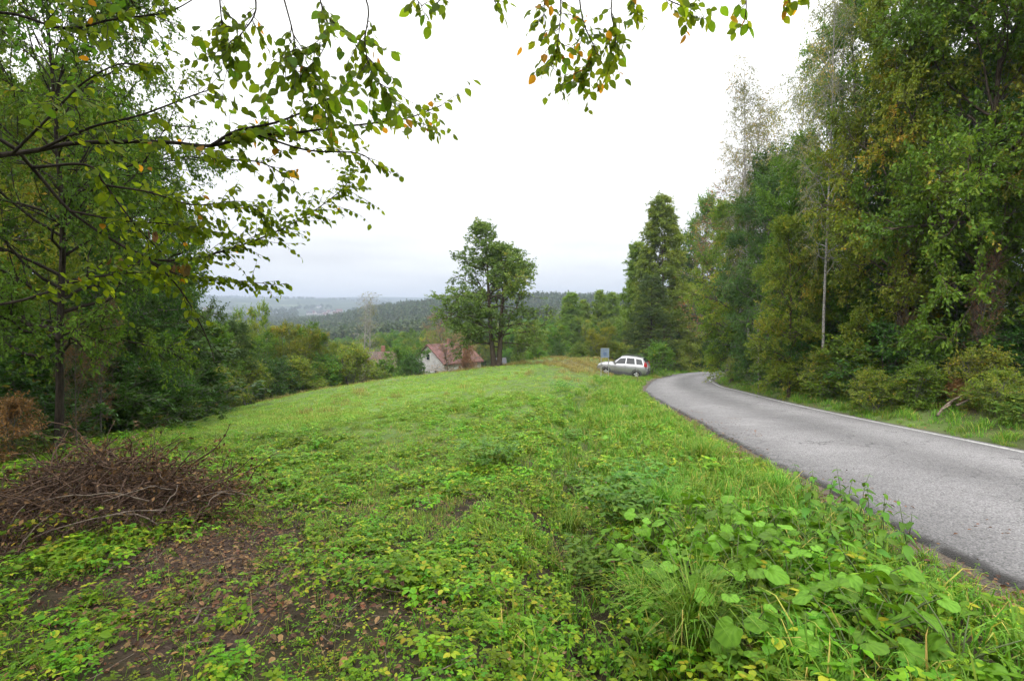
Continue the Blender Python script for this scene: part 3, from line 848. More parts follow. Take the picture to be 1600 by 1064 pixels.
tree_px('broad_a', 'broadleaf_tree', 1570, 15, -320, 'huge green tree whose crown fills the upper right corner', 'tree', RG, width=.75)
tree_px('broad_c', 'broadleaf_tree', 1680, 16.5, -300, 'dark tall tree cut by the right picture edge', 'tree', RG, width=.8)
tree_px('broad_b', 'broadleaf_tree', 1760, 13, -350, 'yellowish tree just outside the right picture edge', 'tree', RG, width=.6)
tree_px('broad_c', 'broadleaf_tree', 1420, 24, 60, 'dark tree deep in the wood behind the yellow-green one', 'tree', RG)
tree_px('broad_a', 'broadleaf_tree', 1550, 25, 40, 'green tree deep in the wood under the huge crown', 'tree', RG)
tree_px('broad_c', 'broadleaf_tree', 1300, 32, 230, 'dark tree deep in the wood behind the white birch stem', 'tree', RG)
tree_px('birch', 'birch_tree', 1303, 19.6, -90, 'birch with a straight white stem standing in the green wood edge', 'tree', RG, width=.6)
tree_px('birch_bare', 'birch_tree', 1188, 25, 470, 'short leaning white birch stem low at the roadside bend', 'tree', RG, width=.8)
tree_px('birch_bare', 'birch_tree', 1200, 27, 480, 'thin white birch stem just right of the leaning one', 'tree', RG, width=.8)
tree_px('brown_tree', 'brown_twiggy_tree', 1425, 16.5, 360, 'brown stemmed thin tree at the dark opening of the wood', 'tree', RG, width=.5)
tree_px('brown_tree', 'brown_twiggy_tree', 1535, 14.5, 380, 'thin tree with dry brown leaves over the dark hollow', 'tree', RG, width=.5)

# --- beyond the crest, centre and right
tree_px('larch', 'larch_tree', 893, 95, 448, 'broad light green larch right of the lone tree', 'tree', 'larches beyond the crest', width=1.3)
tree_px('larch', 'larch_tree', 912, 100, 460, 'smaller larch second in the row beyond the crest', 'tree', 'larches beyond the crest', width=1.0)
tree_px('larch', 'larch_tree', 938, 96, 444, 'pointed larch above the yellow-green bush', 'tree', 'larches beyond the crest', width=1.0)
tree_px('larch', 'larch_tree', 960, 98, 448, 'rightmost slim larch of the row beyond the crest', 'tree', 'larches beyond the crest', width=1.0)
tree_px('young_b', 'broadleaf_tree', 868, 72, 508, 'dark rounded small tree right of the lone tree', 'tree', width=1.1)
tree_px('young_b', 'broadleaf_tree', 815, 62, 522, 'low dark tree just right of the lone tree trunk', 'tree', width=1.1)
tree_px('young_a', 'broadleaf_tree', 840, 80, 515, 'olive small tree between lone tree and rounded dark tree', 'tree', width=1.1)
tree_px('lime', 'broadleaf_tree', 941, 61, 512, 'bright yellow-green bushy tree behind the blue sign', 'tree', width=1.1)
tree_px('young_a', 'broadleaf_tree', 915, 68, 533, 'small olive bushy tree left of the bright yellow-green one', 'tree')
tree_px('brown_tree', 'brown_twiggy_tree', 972, 66, 525, 'small brownish thicket tree behind the car roof', 'tree', width=1.2)
tree_px('brown_tree', 'brown_twiggy_tree', 700, 62, 486, 'brownish twiggy tree in front of the white gabled house', 'tree', width=1.3)
tree_px('brown_tree', 'brown_twiggy_tree', 728, 60, 512, 'short brown twiggy tree before the red roof', 'tree', width=1.4)
tree_px('young_b', 'broadleaf_tree', 630, 58, 542, 'dark green bushy tree between the two red roofs', 'tree', width=1.1)
tree_px('young_b', 'broadleaf_tree', 740, 105, 520, 'hazy green tree right behind the red roofed house', 'tree', width=1.4)
tree_px('birch_bare', 'birch_tree', 566, 58, 453, 'left of two tall nearly bare white birches', 'tree', 'pair of bare birches')
tree_px('birch_bare', 'birch_tree', 578, 60, 457, 'right of two tall nearly bare white birches', 'tree', 'pair of bare birches', rz=2.0)

# --- thicket along the far edge of the meadow on the left
LG = 'young trees along the far meadow edge'
for key, px, d, top, w, lab in [
        ('pine', 362, 36, 498, 1.1, 'blue-green young pine with bare lower stem at the meadow edge'),
        ('young_a', 392, 52, 478, .45, 'slim yellow poplar-like tree rising above the thicket'),
        ('young_a', 420, 44, 508, .8, 'yellow-olive young tree right of the pine'),
        ('young_a', 455, 43, 508, .9, 'olive many-stemmed young tree in the middle of the thicket'),
        ('young_b', 478, 46, 512, .9, 'grey-green young tree behind the middle of the thicket'),
        ('young_a', 497, 45, 518, .8, 'olive young tree near the right end of the thicket'),
        ('pine', 520, 47, 552, 1.1, 'short dark young pine at the right end of the thicket'),
        ('young_a', 540, 49, 538, .8, 'light olive shrub-like tree left of the bare birches'),
        ('young_b', 405, 41, 528, .9, 'low green tree between pine and olive trees'),
        ('young_a', 340, 40, 515, .9, 'olive young tree left of the blue-green pine'),
        ('young_b', 318, 34, 505, 1.0, 'green young tree at the corner of dark wood and thicket'),
        ('young_b', 440, 60, 532, 1.2, 'hazy green tree behind the thicket'),
        ('young_b', 350, 62, 520, 1.2, 'hazy dark tree behind the blue-green pine'),
        ('young_b', 550, 75, 540, 1.1, 'hazy green tree below the bare birches')]:
    tree_px(key, 'pine_tree' if key == 'pine' else 'young_tree', px, d, top, lab, 'tree', LG, width=w)

# --- unseen trees added at the photographer's back to shade the foreground
tree('broad_a', 'broadleaf_tree', -5.5, -3.5, 'unseen tall green tree added behind the camera on the left for shade', 'tree', 'unseen shade trees added round the camera', 14)
tree('broad_c', 'broadleaf_tree', -0.8, -5.5, 'unseen dark tree added directly behind the camera for shade', 'tree', 'unseen shade trees added round the camera', 13)
tree('broad_b', 'broadleaf_tree', -10.5, 1.0, 'unseen yellowish tree added left of the camera for shade', 'tree', 'unseen shade trees added round the camera', 13)

# --- dark wood on the left
WG = 'trees of the dark wood on the left'
for key, px, d, top, w, lab in [
        ('near_left', 58, 10.5, -130, .74, 'dark brown trunked tree standing behind the brush pile'),
        ('broad_c', 175, 17, 120, .8, 'dark tree at the wood edge right of the brown trunk'),
        ('broad_d', 250, 22, 330, .8, 'grey-green tree at the corner of the wood by the meadow'),
        ('broad_a', 285, 27, 420, .8, 'smaller green tree beside the meadow at the wood corner'),
        ('broad_a', 120, 24, 60, .9, 'green tree deep in the left wood behind the brown trunk'),
        ('broad_c', 20, 16, 60, .9, 'dark tree deep in the left wood at the picture edge'),
        ('broad_b', -90, 13, -100, .8, 'yellowish tree cut by the left picture edge'),
        ('broad_c', 205, 30, 300, 1.0, 'dark background tree in the left wood'),
        ('broad_a', -20, 25, 0, 1.0, 'tall background tree at the far left of the wood'),
        ('larch', 130, 28, 260, .9, 'pale larch showing through the branches of the left wood'),
        ('broad_d', 205, 18, 430, .8, 'low grey-green tree over the dark trunks at the wood edge'),
        ('brown_tree', 112, 11.5, 480, .6, 'thin pale forked tree beside the brown trunk'),
        ('brown_tree', 150, 14, 460, .6, 'thin brown tree second right of the brown trunk')]:
    tree_px(key, 'brown_twiggy_tree' if key == 'brown_tree' else 'larch_tree' if key == 'larch' else 'broadleaf_tree', px, d, top, lab, 'tree', WG, width=w)

# --- bushes on the right bank, along the road bend, under the wood on the left
n_b = 0
BUSH_LABELS = []
def bush_px(key, px, d, top, lab, grp, w=1.2):
    tree_px(key, 'bush', px, d, top, lab, 'bush', grp, width=w)
BG = 'bushes on the right road bank'
for key, px, d, top, w, lab in [
        ('bush_b', 1165, 33, 560, 1.3, 'yellow-green bush where the white line bends away'),
        ('bush_c', 1195, 28, 545, 1.3, 'dark bush at the foot of the leaning birch stems'),
        ('bush_a', 1225, 24, 552, 1.3, 'green bush on the verge right of the birch stems'),
        ('bush_c', 1262, 21.5, 535, 1.3, 'dark bush under the lower yellow tinged tree'),
        ('bush_b', 1300, 19, 560, 1.3, 'olive bush at the foot of the tall white birch stem'),
        ('bush_a', 1335, 18, 540, 1.4, 'green bush right of the tall white birch stem'),
        ('bush_c', 1385, 17, 530, 1.4, 'dark bush left of the dark hollow in the wood'),
        ('bush_b', 1370, 14.8, 590, 1.2, 'low yellow-green bush in front of the dark hollow'),
        ('bush_a', 1425, 14.2, 580, 1.3, 'bright green low bush in the middle of the bank'),
        ('bush_c', 1470, 15.5, 540, 1.5, 'dark bush inside the hollow of the wood'),
        ('bush_b', 1560, 12.2, 590, 1.3, 'yellowish bush low at the right picture edge'),
        ('bush_c', 1600, 14.5, 520, 1.6, 'tall dark bush at the right picture edge'),
        ('bush_a', 1660, 11.8, 590, 1.3, 'green bush just past the right picture edge'),
        ('bush_b', 1530, 13.5, 560, 1.2, 'thin yellowish bush beside the fallen sticks'),
        ('bush_c', 1545, 17, 500, 1.6, 'dark tall bush in the depth of the wood'),
        ('bush_c', 1425, 19, 500, 1.6, 'dark undergrowth bush behind the hollow'),
        ('bush_c', 1330, 23, 510, 1.6, 'dark undergrowth bush behind the white birch stem'),
        ('bush_c', 1660, 18, 460, 1.8, 'tall dark undergrowth bush near the right edge'),
        ('bush_a', 1250, 28, 520, 1.6, 'green undergrowth bush behind the birch stems')]:
    bush_px(key, px, d, top, lab, BG, w)
BG2 = 'bushes round the car and the road bend'
for key, px, d, top, w, lab in [
        ('bush_a', 1022, 47.5, 545, 1.2, 'pale green bush touching the rear of the silver car'),
        ('bush_b', 1055, 55, 553, 1.4, 'yellow-green bush on the left verge of the road bend'),
        ('bush_b', 1075, 60, 552, 1.4, 'olive bush behind the left verge of the road bend'),
        ('bush_c', 1097, 64, 545, 1.4, 'dark bush at the far end of the road'),
        ('bush_c', 1122, 64, 545, 1.4, 'dark bush right of the one at the far end of the road'),
        ('bush_c', 1163, 48, 535, 1.5, 'dark bush inside the road bend'),
        ('bush_a', 1150, 43.5, 560, 1.2, 'green bush on the inner verge right where the road vanishes'),
        ('bush_b', 958, 62, 540, 1.3, 'yellow bush behind the car roof'),
        ('bush_a', 905, 60, 545, 1.3, 'low green bush at the crest left of the sign'),
        ('bush_c', 872, 56, 545, 1.3, 'low dark bush at the crest right of the lone tree'),
        ('bush_a', 840, 54, 548, 1.3, 'low green bush near the lone tree at the crest'),
        ('bush_b', 990, 58, 548, 1.2, 'yellowish bush between spruce and car roof')]:
    bush_px(key, px, d, top, lab, BG2, w)
BG3 = 'bushes along the edge of the left wood'
for key, px, d, top, w, lab in [
        ('bush_c', 300, 28, 590, 1.3, 'low dark bush at the corner of wood and meadow'),
        ('bush_b', 340, 32, 585, 1.2, 'olive low bush under the blue-green pine'),
        ('bush_b', 385, 36, 580, 1.2, 'olive bush right of the pine stem'),
        ('bush_c', 430, 39, 575, 1.2, 'dark low bush in front of the olive trees'),
        ('bush_b', 470, 41, 570, 1.2, 'olive low bush in the middle of the thicket edge'),
        ('bush_a', 505, 43, 568, 1.2, 'green low bush near the right end of the thicket'),
        ('bush_b', 548, 46, 555, 1.2, 'olive low bush left of the bare birches'),
        ('bush_a', 604, 50, 572, 1.2, 'green low bush before the brownish roof'),
        ('bush_c', 645, 50, 566, 1.0, 'low dark bush left of the white gabled house'),
        ('bush_c', 250, 24, 560, 1.4, 'dark bush under the trees of the wood edge'),
        ('bush_c', 200, 19, 560, 1.4, 'dark undergrowth bush between the wood trunks'),
        ('bush_c', 120, 16, 560, 1.5, 'dark undergrowth bush behind the brown trunk'),
        ('bush_c', 40, 14, 540, 1.5, 'dark undergrowth bush at the left picture edge'),
        ('bush_c', -40, 11, 560, 1.4, 'dark bush cut by the left picture edge'),
        ('bush_c', 170, 24, 520, 1.8, 'tall undergrowth bush deep in the left wood'),
        ('bush_c', 60, 20, 500, 1.8, 'tall undergrowth bush behind the trunks at left')]:
    bush_px(key, px, d, top, lab, BG3, w)
m_brown = M['leaf_brown']
M['leaf_russet'] = leaf_mat('leaf_russet', [(0, (.06, .03, .022)), (.6, (.105, .05, .036)), (1, (.15, .09, .05))], trans=.3)
cr = PROTO['bush_b'][1].copy(); cr.materials[0] = m_brown
PROTO['bush_rust'] = (PROTO['bush_b'][0], cr, PROTO['bush_b'][2])
cr = PROTO['bush_b'][1].copy(); cr.materials[0] = M['leaf_russet']
PROTO['bush_russet'] = (PROTO['bush_b'][0], cr, PROTO['bush_b'][2])
bush_px('bush_russet', 731, 58, 552, 'small muted russet shrub before the right end of the red roof', BG3, .42)
bush_px('bush_rust', 15, 9.5, 640, 'rust-brown leaved bush left of the brown trunk', BG3, 1.0)
bush_px('bush_rust', 1500, 13.6, 600, 'withered brown bush by the sticks on the right bank', BG, 1.2)

# ------------------------------------------------------------------ scattering on the ground
def lattice(seed):
    return np.random.default_rng(seed).random((64, 64))
def vnoise(x, y, scale, seed):
    G = lattice(seed)
    x = np.asarray(x) / scale + 31.7; y = np.asarray(y) / scale + 17.3
    i = np.floor(x).astype(int); j = np.floor(y).astype(int)
    fx = x - i; fy = y - j
    fx = fx * fx * (3 - 2 * fx); fy = fy * fy * (3 - 2 * fy)
    g = lambda a, b: G[a % 64, b % 64]
    return (g(i, j) * (1 - fx) + g(i + 1, j) * fx) * (1 - fy) + (g(i, j + 1) * (1 - fx) + g(i + 1, j + 1) * fx) * fy
def scatter(name, label, pts, rot, scl, idx, sources, cat=None):
    """one 'stuff' object: points that carry copies of small plant meshes"""
    src = bpy.data.collections.new(name + '_sources')
    for k, me in enumerate(sources):
        src.objects.link(bpy.data.objects.new('%s_source_%02d' % (name, k), me))
    me = bpy.data.meshes.new(name)
    me.vertices.add(len(pts)); me.vertices.foreach_set('co', np.asarray(pts, np.float32).ravel())
    a = me.attributes.new('rot', 'FLOAT_VECTOR', 'POINT'); a.data.foreach_set('vector', np.asarray(rot, np.float32).ravel())
    a = me.attributes.new('scl', 'FLOAT', 'POINT'); a.data.foreach_set('value', np.asarray(scl, np.float32))
    a = me.attributes.new('idx', 'INT', 'POINT'); a.data.foreach_set('value', np.asarray(idx, np.int32))
    o = obj(name, me)
    ng = bpy.data.node_groups.new(name + '_nodes', 'GeometryNodeTree')
    ng.interface.new_socket('Geometry', in_out='INPUT', socket_type='NodeSocketGeometry')
    ng.interface.new_socket('Geometry', in_out='OUTPUT', socket_type='NodeSocketGeometry')
    gi = ng.nodes.new('NodeGroupInput'); go = ng.nodes.new('NodeGroupOutput')
    iop = ng.nodes.new('GeometryNodeInstanceOnPoints')
    ci = ng.nodes.new('GeometryNodeCollectionInfo')
    ci.inputs['Collection'].default_value = src
    ci.inputs['Separate Children'].default_value = True
    ci.inputs['Reset Children'].default_value = True
    def na(nm, ty):
        n = ng.nodes.new('GeometryNodeInputNamedAttribute'); n.data_type = ty; n.inputs['Name'].default_value = nm
        return n.outputs['Attribute']
    ng.links.new(gi.outputs[0], iop.inputs['Points'])
    ng.links.new(ci.outputs[0], iop.inputs['Instance'])
    iop.inputs['Pick Instance'].default_value = True
    ng.links.new(na('idx', 'INT'), iop.inputs['Instance Index'])
    e2r = ng.nodes.new('FunctionNodeEulerToRotation')
    ng.links.new(na('rot', 'FLOAT_VECTOR'), e2r.inputs[0])
    ng.links.new(e2r.outputs[0], iop.inputs['Rotation'])
    ng.links.new(na('scl', 'FLOAT'), iop.inputs['Scale'])
    ng.links.new(iop.outputs[0], go.inputs[0])
    md = o.modifiers.new('scatter', 'NODES'); md.node_group = ng
    return tag(o, label, cat, None, 'stuff')

def blade_mesh(name, n, h, spread, mat, rng, w=.005, bend=.5, tone=.0):
    az = rng.random(n) * 6.283
    r = spread * np.sqrt(rng.random(n)); a2 = rng.random(n) * 6.283
    B = np.c_[r * np.cos(a2), r * np.sin(a2), np.full(n, -.01)]
    d = np.c_[np.cos(az), np.sin(az), np.zeros(n)]
    s = np.c_[-np.sin(az), np.cos(az), np.zeros(n)]
    H = (h * rng.uniform(.5, 1.25, n))[:, None]
    bd = (bend * rng.uniform(.2, 1.3, n))[:, None] * H
    up = np.array([0, 0, 1.0])
    W = w * rng.uniform(.7, 1.3, n)[:, None]
    m1 = B + up * H * .5 + d * bd * .22
    m2 = B + up * H * .82 + d * bd * .6
    tp = B + up * H * (1 - .25 * bd / H) + d * bd * 1.1
    V = np.stack([B - s * W, B + s * W, m1 + s * W * .9, m1 - s * W * .9, m2 + s * W * .6, m2 - s * W * .6, tp], 1)
    b = np.arange(n)[:, None] * 7
    Q = np.concatenate([b + [[0, 1, 2, 3]], b + [[3, 2, 4, 5]]]); T = b + [[5, 4, 6]]
    t = np.clip(rng.random(n) ** 1.3 + tone, 0, 1)
    return mesh_np(name, V.reshape(-1, 3), [Q, T], [M[mat]], False, {'tint': np.repeat(t, 7)})
def oval(L, W, fold=.25, n=3, sag=.15, notch=0.0):
    """a leaf blade along +x: midrib and two curved margins"""
    t = np.linspace(0, 1, n + 2)
    wv = np.sin(np.pi * t ** .8) ** .8
    mid = np.c_[t * L, np.zeros(n + 2), -sag * L * t ** 2]
    lf = np.c_[t * L - notch * L * (1 - t) * wv, wv * W / 2, -sag * L * t ** 2 + fold * wv * W / 2]
    rt = lf * [1, -1, 1]
    V = np.vstack([mid, lf[1:-1], rt[1:-1]])
    m = n + 2
    L_ = lambda i: m + i - 1
    R_ = lambda i: m + n + i - 1
    T, Q = [[0, 1, L_(1)], [0, R_(1), 1], [n, n + 1, L_(n)], [n, R_(n), n + 1]], []
    for i in range(1, n):
        Q += [[i, i + 1, L_(i + 1), L_(i)], [i, R_(i), R_(i + 1), i + 1]]
    return V, np.array(Q).reshape(-1, 4), np.array(T)
def rotz(V, a):
    c, s = math.cos(a), math.sin(a)
    return np.c_[V[:, 0] * c - V[:, 1] * s, V[:, 0] * s + V[:, 1] * c, V[:, 2]]
def roty(V, a):
    c, s = math.cos(a), math.sin(a)
    return np.c_[V[:, 0] * c + V[:, 2] * s, V[:, 1], -V[:, 0] * s + V[:, 2] * c]
def weed_mesh(name, rng, nleaf=9, spread=.14, h=.12, leaflet=.055, parts=3, mat='weed', ratio=.62):
    """a low plant: stalks that each carry a leaf of several leaflets"""
    VV, QQ, TT, tt, mi, n = [], [], [], [], [], 0
    for _ in range(nleaf):
        az = rng.random() * 6.283
        r = spread * math.sqrt(rng.random())
        hh = h * rng.uniform(.45, 1.15)
        tip = np.array([r * math.cos(az), r * math.sin(az), hh])
        base = np.array([tip[0] * .35, tip[1] * .35, -.02])
        sv, sq = tubes(np.array([[base, (base + tip) / 2 + [0, 0, hh * .12], tip]]), np.array([[.0018, .0016, .0012]]), 3)
        VV.append(sv); QQ.append(sq + n); n += len(sv); tt += [.5] * len(sv)
        t = rng.random() ** 1.2
        fa = az + rng.normal(0, .5)
        for k in range(parts):
            a = fa + (k - (parts - 1) / 2) * (1.25 if parts <= 3 else .9)
            s = leaflet * rng.uniform(.75, 1.25)
            V, Q, T = oval(s, s * ratio, .18, 3, rng.uniform(.05, .3))
            V = roty(V, rng.normal(.0, .22))
            V = rotz(V + [.006, 0, 0], a) + tip
            VV.append(V); QQ.append(Q + n); TT.append(T + n); n += len(V); tt += [np.clip(t + rng.normal(0, .06), 0, 1)] * len(V)
    return mesh_np(name, np.vstack(VV), [np.vstack(QQ), np.vstack(TT)], [M[mat]], False, {'tint': np.array(tt)})

rg = np.random.default_rng(5)
def cand(x0, x1, y0, y1, per_m2):
    n = int((x1 - x0) * (y1 - y0) * per_m2)
    return rg.uniform(x0, x1, n), rg.uniform(y0, y1, n)
def off_road(x, y, gap=0.12):
    d, t = poly_dist(RC, x, y)
    i = np.clip(t.astype(int), 0, len(RC) - 2)
    return d > RHALF[i] + gap
def in_view(x, y, z, m=160):
    px, py = to_pix(x, y, z)
    return (px > -m) & (px < 1600 + m) & (py < 1064 + 2 * m) & (y > .3)
def left_of_road(x, y):
    return x < np.interp(y, RC[:, 1], RC[:, 0])
def lod(x, y, d0, p):
    return np.minimum(1, (d0 / np.maximum(np.hypot(x, y), .5)) ** p)
def rots(n, tilt=.12):
    return np.c_[rg.normal(0, tilt, n), rg.normal(0, tilt, n), rg.random(n) * 6.283]

# short meadow grass
src_grass = [blade_mesh('meadow_grass_%d' % k, 46, .075, .16, 'grass', np.random.default_rng(40 + k), .0042, .6) for k in range(4)] + \
            [blade_mesh('meadow_grass_tall_%d' % k, 26, .15, .15, 'grass', np.random.default_rng(50 + k), .004, .5, .25) for k in range(2)]
x, y = cand(-24, 16, 5, 56, 55)
keep = (rg.random(len(x)) < lod(x, y, 12, 1.15))
x, y = x[keep], y[keep]
k = left_of_road(x, y) & off_road(x, y) & (edge_fade(WOODL, x, y, .8) < .55)
mead = edge_fade(MEADOW, x, y, 2.0)
k &= (rg.random(len(x)) < np.maximum(.38, mead)) & (edge_fade(SOIL, x, y, .6) < .4) & (edge_fade(DRY, x, y, 1) < rg.random(len(x)))
x, y = x[k], y[k]
z = ground_z(x, y)
k = in_view(x, y, z); x, y, z = x[k], y[k], z[k]
sc = rg.uniform(.6, 1.1, len(x)) * (1 + .004 * np.hypot(x, y)) * (.6 + .6 * vnoise(x, y, 2.2, 1))
idx = np.where(rg.random(len(x)) < .12, rg.integers(4, 6, len(x)), rg.integers(0, 4, len(x)))
scatter('meadow_grass', 'short bright green grass covering the sloping meadow', np.c_[x, y, z], rots(len(x), .1), sc, idx, src_grass, 'grass')
n_grass = len(x)

# dry grass on the mound by the sign and along the meadow crest
src_dry = [blade_mesh('dry_grass_%d' % k, 40, .22, .2, 'grass_dry', np.random.default_rng(60 + k), .005, .7) for k in range(3)]
x, y = cand(-20, 14, 20, 58, 14)
crest = np.interp(x, [-18, -16.5, -14, -10, -5, -1.5, 2.7, 5.6, 9, 12], [30, 33, 37, 40, 41, 41, 43, 46, 53, 56])
dr = edge_fade(DRY, x, y, 1.2)
pr = np.maximum(np.maximum(dr * .4, .1 * smooth(.6, .8, vnoise(x, y, 3.0, 33))), .4 * np.exp(-((y - crest) / 1.2) ** 2)) * off_road(x, y, .6) * left_of_road(x, y)
pr = np.maximum(pr, .45 * np.exp(-(((x - 7) / 3.5) ** 2 + ((y - 48) / 5) ** 2)))
k = rg.random(len(x)) < pr
x, y = x[k], y[k]; z = ground_z(x, y)
scatter('dry_grass', 'straw coloured dry grass on the mound beside the car and along the crest', np.c_[x, y, z], rots(len(x)), rg.uniform(.7, 1.4, len(x)), rg.integers(0, 3, len(x)), src_dry, 'grass')

# low leafy weeds carpeting the foreground left of the ditch
src_weed = [weed_mesh('ground_weed_%d' % k, np.random.default_rng(70 + k), 15, .15, .11, .04) for k in range(4)] + \
           [weed_mesh('small_weed_%d' % k, np.random.default_rng(80 + k), 16, .15, .075, .027, 5) for k in range(3)] + \
           [weed_mesh('round_weed_%d' % k, np.random.default_rng(90 + k), 7, .12, .11, .06, 1, 'weed', .8) for k in range(2)]
x, y = cand(-13, 9, .8, 26, 62)
soil = edge_fade(SOIL, x, y, .45)
pr = lod(x, y, 6.5, .9)
patch = vnoise(x, y, 1.1, 2) * .6 + vnoise(x, y, .35, 3) * .4 + .16 * smooth(3.6, 2.6, y)
thin = edge_fade(THIN, x, y, 1.0)
pr = pr * smooth(.22 + .1 * thin, .5 + .14 * thin, patch) * (1 - .9 * soil) * (1 - .95 * edge_fade(MEADOW, x, y, 1.6))
pr *= smooth(24, 17, y) * np.where(left_of_road(x, y) & off_road(x, y, .35), 1, 0) * np.where(edge_fade(WOODL, x, y, .8) > .5, .25, 1)
dd, _ = poly_dist(DITCH, x, y)
pr *= np.where(dd < .22, .3, 1)
dl, _ = poly_dist(RL, x, y)
verge = smooth(2.2, 1.2, dl)
pr *= 1 - .55 * verge
k = rg.random(len(x)) < pr
x, y = x[k], y[k]; z = ground_z(x, y)
k = in_view(x, y, z); x, y, z = x[k], y[k], z[k]
kind = vnoise(x, y, 1.6, 4)
idx = np.where(kind < .42, rg.integers(4, 7, len(x)), rg.integers(0, 4, len(x)))
idx = np.where(rg.random(len(x)) < .1, rg.integers(7, 9, len(x)), idx)
scl = rg.uniform(.5, 1.2, len(x)) * (.7 + .55 * vnoise(x, y, 1.3, 5)) * (1 + .018 * np.hypot(x, y))
scatter('ground_weeds', 'low bright green leafy weeds carpeting the foreground slope', np.c_[x, y, z], rots(len(x), .15), scl, idx, src_weed, 'weeds')
n_weed = len(x)

# seedlings and tiny weeds between the larger ones
src_tiny = [weed_mesh('tiny_weed_%d' % k, np.random.default_rng(170 + k), 9, .13, .035, .017, [3, 1, 5][k % 3], 'weed', [.6, .85, .5][k % 3]) for k in range(6)]
x, y = cand(-9, 5, .8, 11, 60)
pr = lod(x, y, 5, 1.2) * (1 - .72 * edge_fade(SOIL, x, y, .5)) * (.25 + .75 * smooth(.3, .6, vnoise(x, y, .5, 31))) * np.where(left_of_road(x, y) & off_road(x, y, .1), 1, 0)
k = rg.random(len(x)) < pr
x, y = x[k], y[k]; z = ground_z(x, y)
k = in_view(x, y, z); x, y, z = x[k], y[k], z[k]
scatter('seedlings', 'tiny seedlings and moss-like weeds on the foreground soil', np.c_[x, y, z], rots(len(x), .1), rg.uniform(.6, 1.5, len(x)), rg.integers(0, 6, len(x)), src_tiny, 'weeds')
# dead stalks standing among the weeds
def stalk_mesh(name, rng, n=5):
    a = rng.random(n) * 6.28
    P = grow(np.c_[rng.normal(0, .08, (n, 2)), np.zeros(n)], np.c_[np.cos(a) * .5, np.sin(a) * .5, np.ones(n)], rng.uniform(.12, .4, n), 5, .16, -.06, rng)
    V, Q = tubes(P, np.tile(np.linspace(.0022, .001, 6), (n, 1)), 3)
    return mesh_np(name, V, Q, [M['grass_dry']], True, {'tint': np.repeat(rng.random(n), 18)})
src_stalk = [stalk_mesh('dead_stalk_%d' % k, np.random.default_rng(180 + k)) for k in range(5)]
x, y = cand(-9, 5, .8, 13, 5)
k = left_of_road(x, y) & off_road(x, y, .15) & (rg.random(len(x)) < .25 + .75 * vnoise(x, y, .9, 32))
x, y = x[k], y[k]; z = ground_z(x, y)
k = in_view(x, y, z); x, y, z = x[k], y[k], z[k]
scatter('dead_stalks', 'thin straw coloured dead stalks among the foreground weeds', np.c_[x, y, z], rots(len(x), .25), rg.uniform(.6, 1.3, len(x)), rg.integers(0, 5, len(x)), src_stalk, 'stalks')
# clods, small stones and twig bits on the open soil
def clod_mesh(name, rng):
    th, ph = np.meshgrid(np.arange(7) * 2 * math.pi / 7, np.linspace(.25, math.pi - .25, 4))
    V = np.c_[(np.sin(ph) * np.cos(th)).ravel(), (np.sin(ph) * np.sin(th)).ravel(), (np.cos(ph) * .7).ravel()] * rng.uniform(.7, 1.2, (28, 1))
    i, j = np.meshgrid(np.arange(3), np.arange(7), indexing='ij')
    Q = np.stack([i * 7 + j, (i + 1) * 7 + j, (i + 1) * 7 + (j + 1) % 7, i * 7 + (j + 1) % 7], -1).reshape(-1, 4)
    V = np.vstack([V, [[0, 0, .72], [0, 0, -.7]]])
    T = np.array([[28, k_, (k_ + 1) % 7] for k_ in range(7)])
    return mesh_np(name, V, [Q, T], [M['soil_clod']], True)
M['soil_clod'] = plain('soil_clod', (0.05, 0.037, 0.029), 0.95, spec=.1, var=.35, scale=3.0, bump=.6)
def bit_mesh(name, rng):
    n = 4; a = rng.random(n) * 6.28
    P = grow(np.c_[rng.normal(0, .1, (n, 2)), np.full(n, .008)], np.c_[np.cos(a), np.sin(a), rng.normal(0, .06, n)], rng.uniform(.06, .3, n), 4, .15, 0, rng)
    V, Q = tubes(P, np.tile(np.linspace(.003, .0015, 5), (n, 1)) * rng.uniform(.5, 1.5, (n, 1)), 4)
    return mesh_np(name, V, Q, [M['twig_dry']], True)
src_clod = [clod_mesh('clod_%d' % k, np.random.default_rng(190 + k)) for k in range(5)]
x, y = cand(-9, 5, .8, 12, 110)
dd, _ = poly_dist(DITCH, x, y)
pr = np.maximum(np.maximum(edge_fade(SOIL, x, y, .6), .65 * edge_fade(THIN, x, y, .8)), .35 * np.exp(-(dd / .3) ** 2)) * lod(x, y, 4.5, 1) * np.where(left_of_road(x, y), 1, 0)
k = rg.random(len(x)) < pr
x, y = x[k], y[k]; z = ground_z(x, y)
k = in_view(x, y, z); x, y, z = x[k], y[k], z[k]
scatter('soil_clods', 'small clods and crumbs of dark soil on the bare patch', np.c_[x, y, z], rots(len(x), .6), .006 + .022 * rg.random(len(x)) ** 2.5, rg.integers(0, 5, len(x)), src_clod, 'soil')
src_bit = [bit_mesh('twig_bit_%d' % k, np.random.default_rng(200 + k)) for k in range(5)]
x, y = cand(-9, 5, .8, 12, 14)
k = rg.random(len(x)) < np.maximum(np.maximum(edge_fade(SOIL, x, y, .6), .5 * edge_fade(THIN, x, y, .8)), .12) * left_of_road(x, y) * off_road(x, y, .1)
x, y = x[k], y[k]; z = ground_z(x, y)
k = in_view(x, y, z); x, y, z = x[k], y[k], z[k]
scatter('twig_litter', 'short dry twigs littering the foreground soil', np.c_[x, y, z], rots(len(x), .1), rg.uniform(.6, 1.4, len(x)), rg.integers(0, 5, len(x)), src_bit, 'twigs')

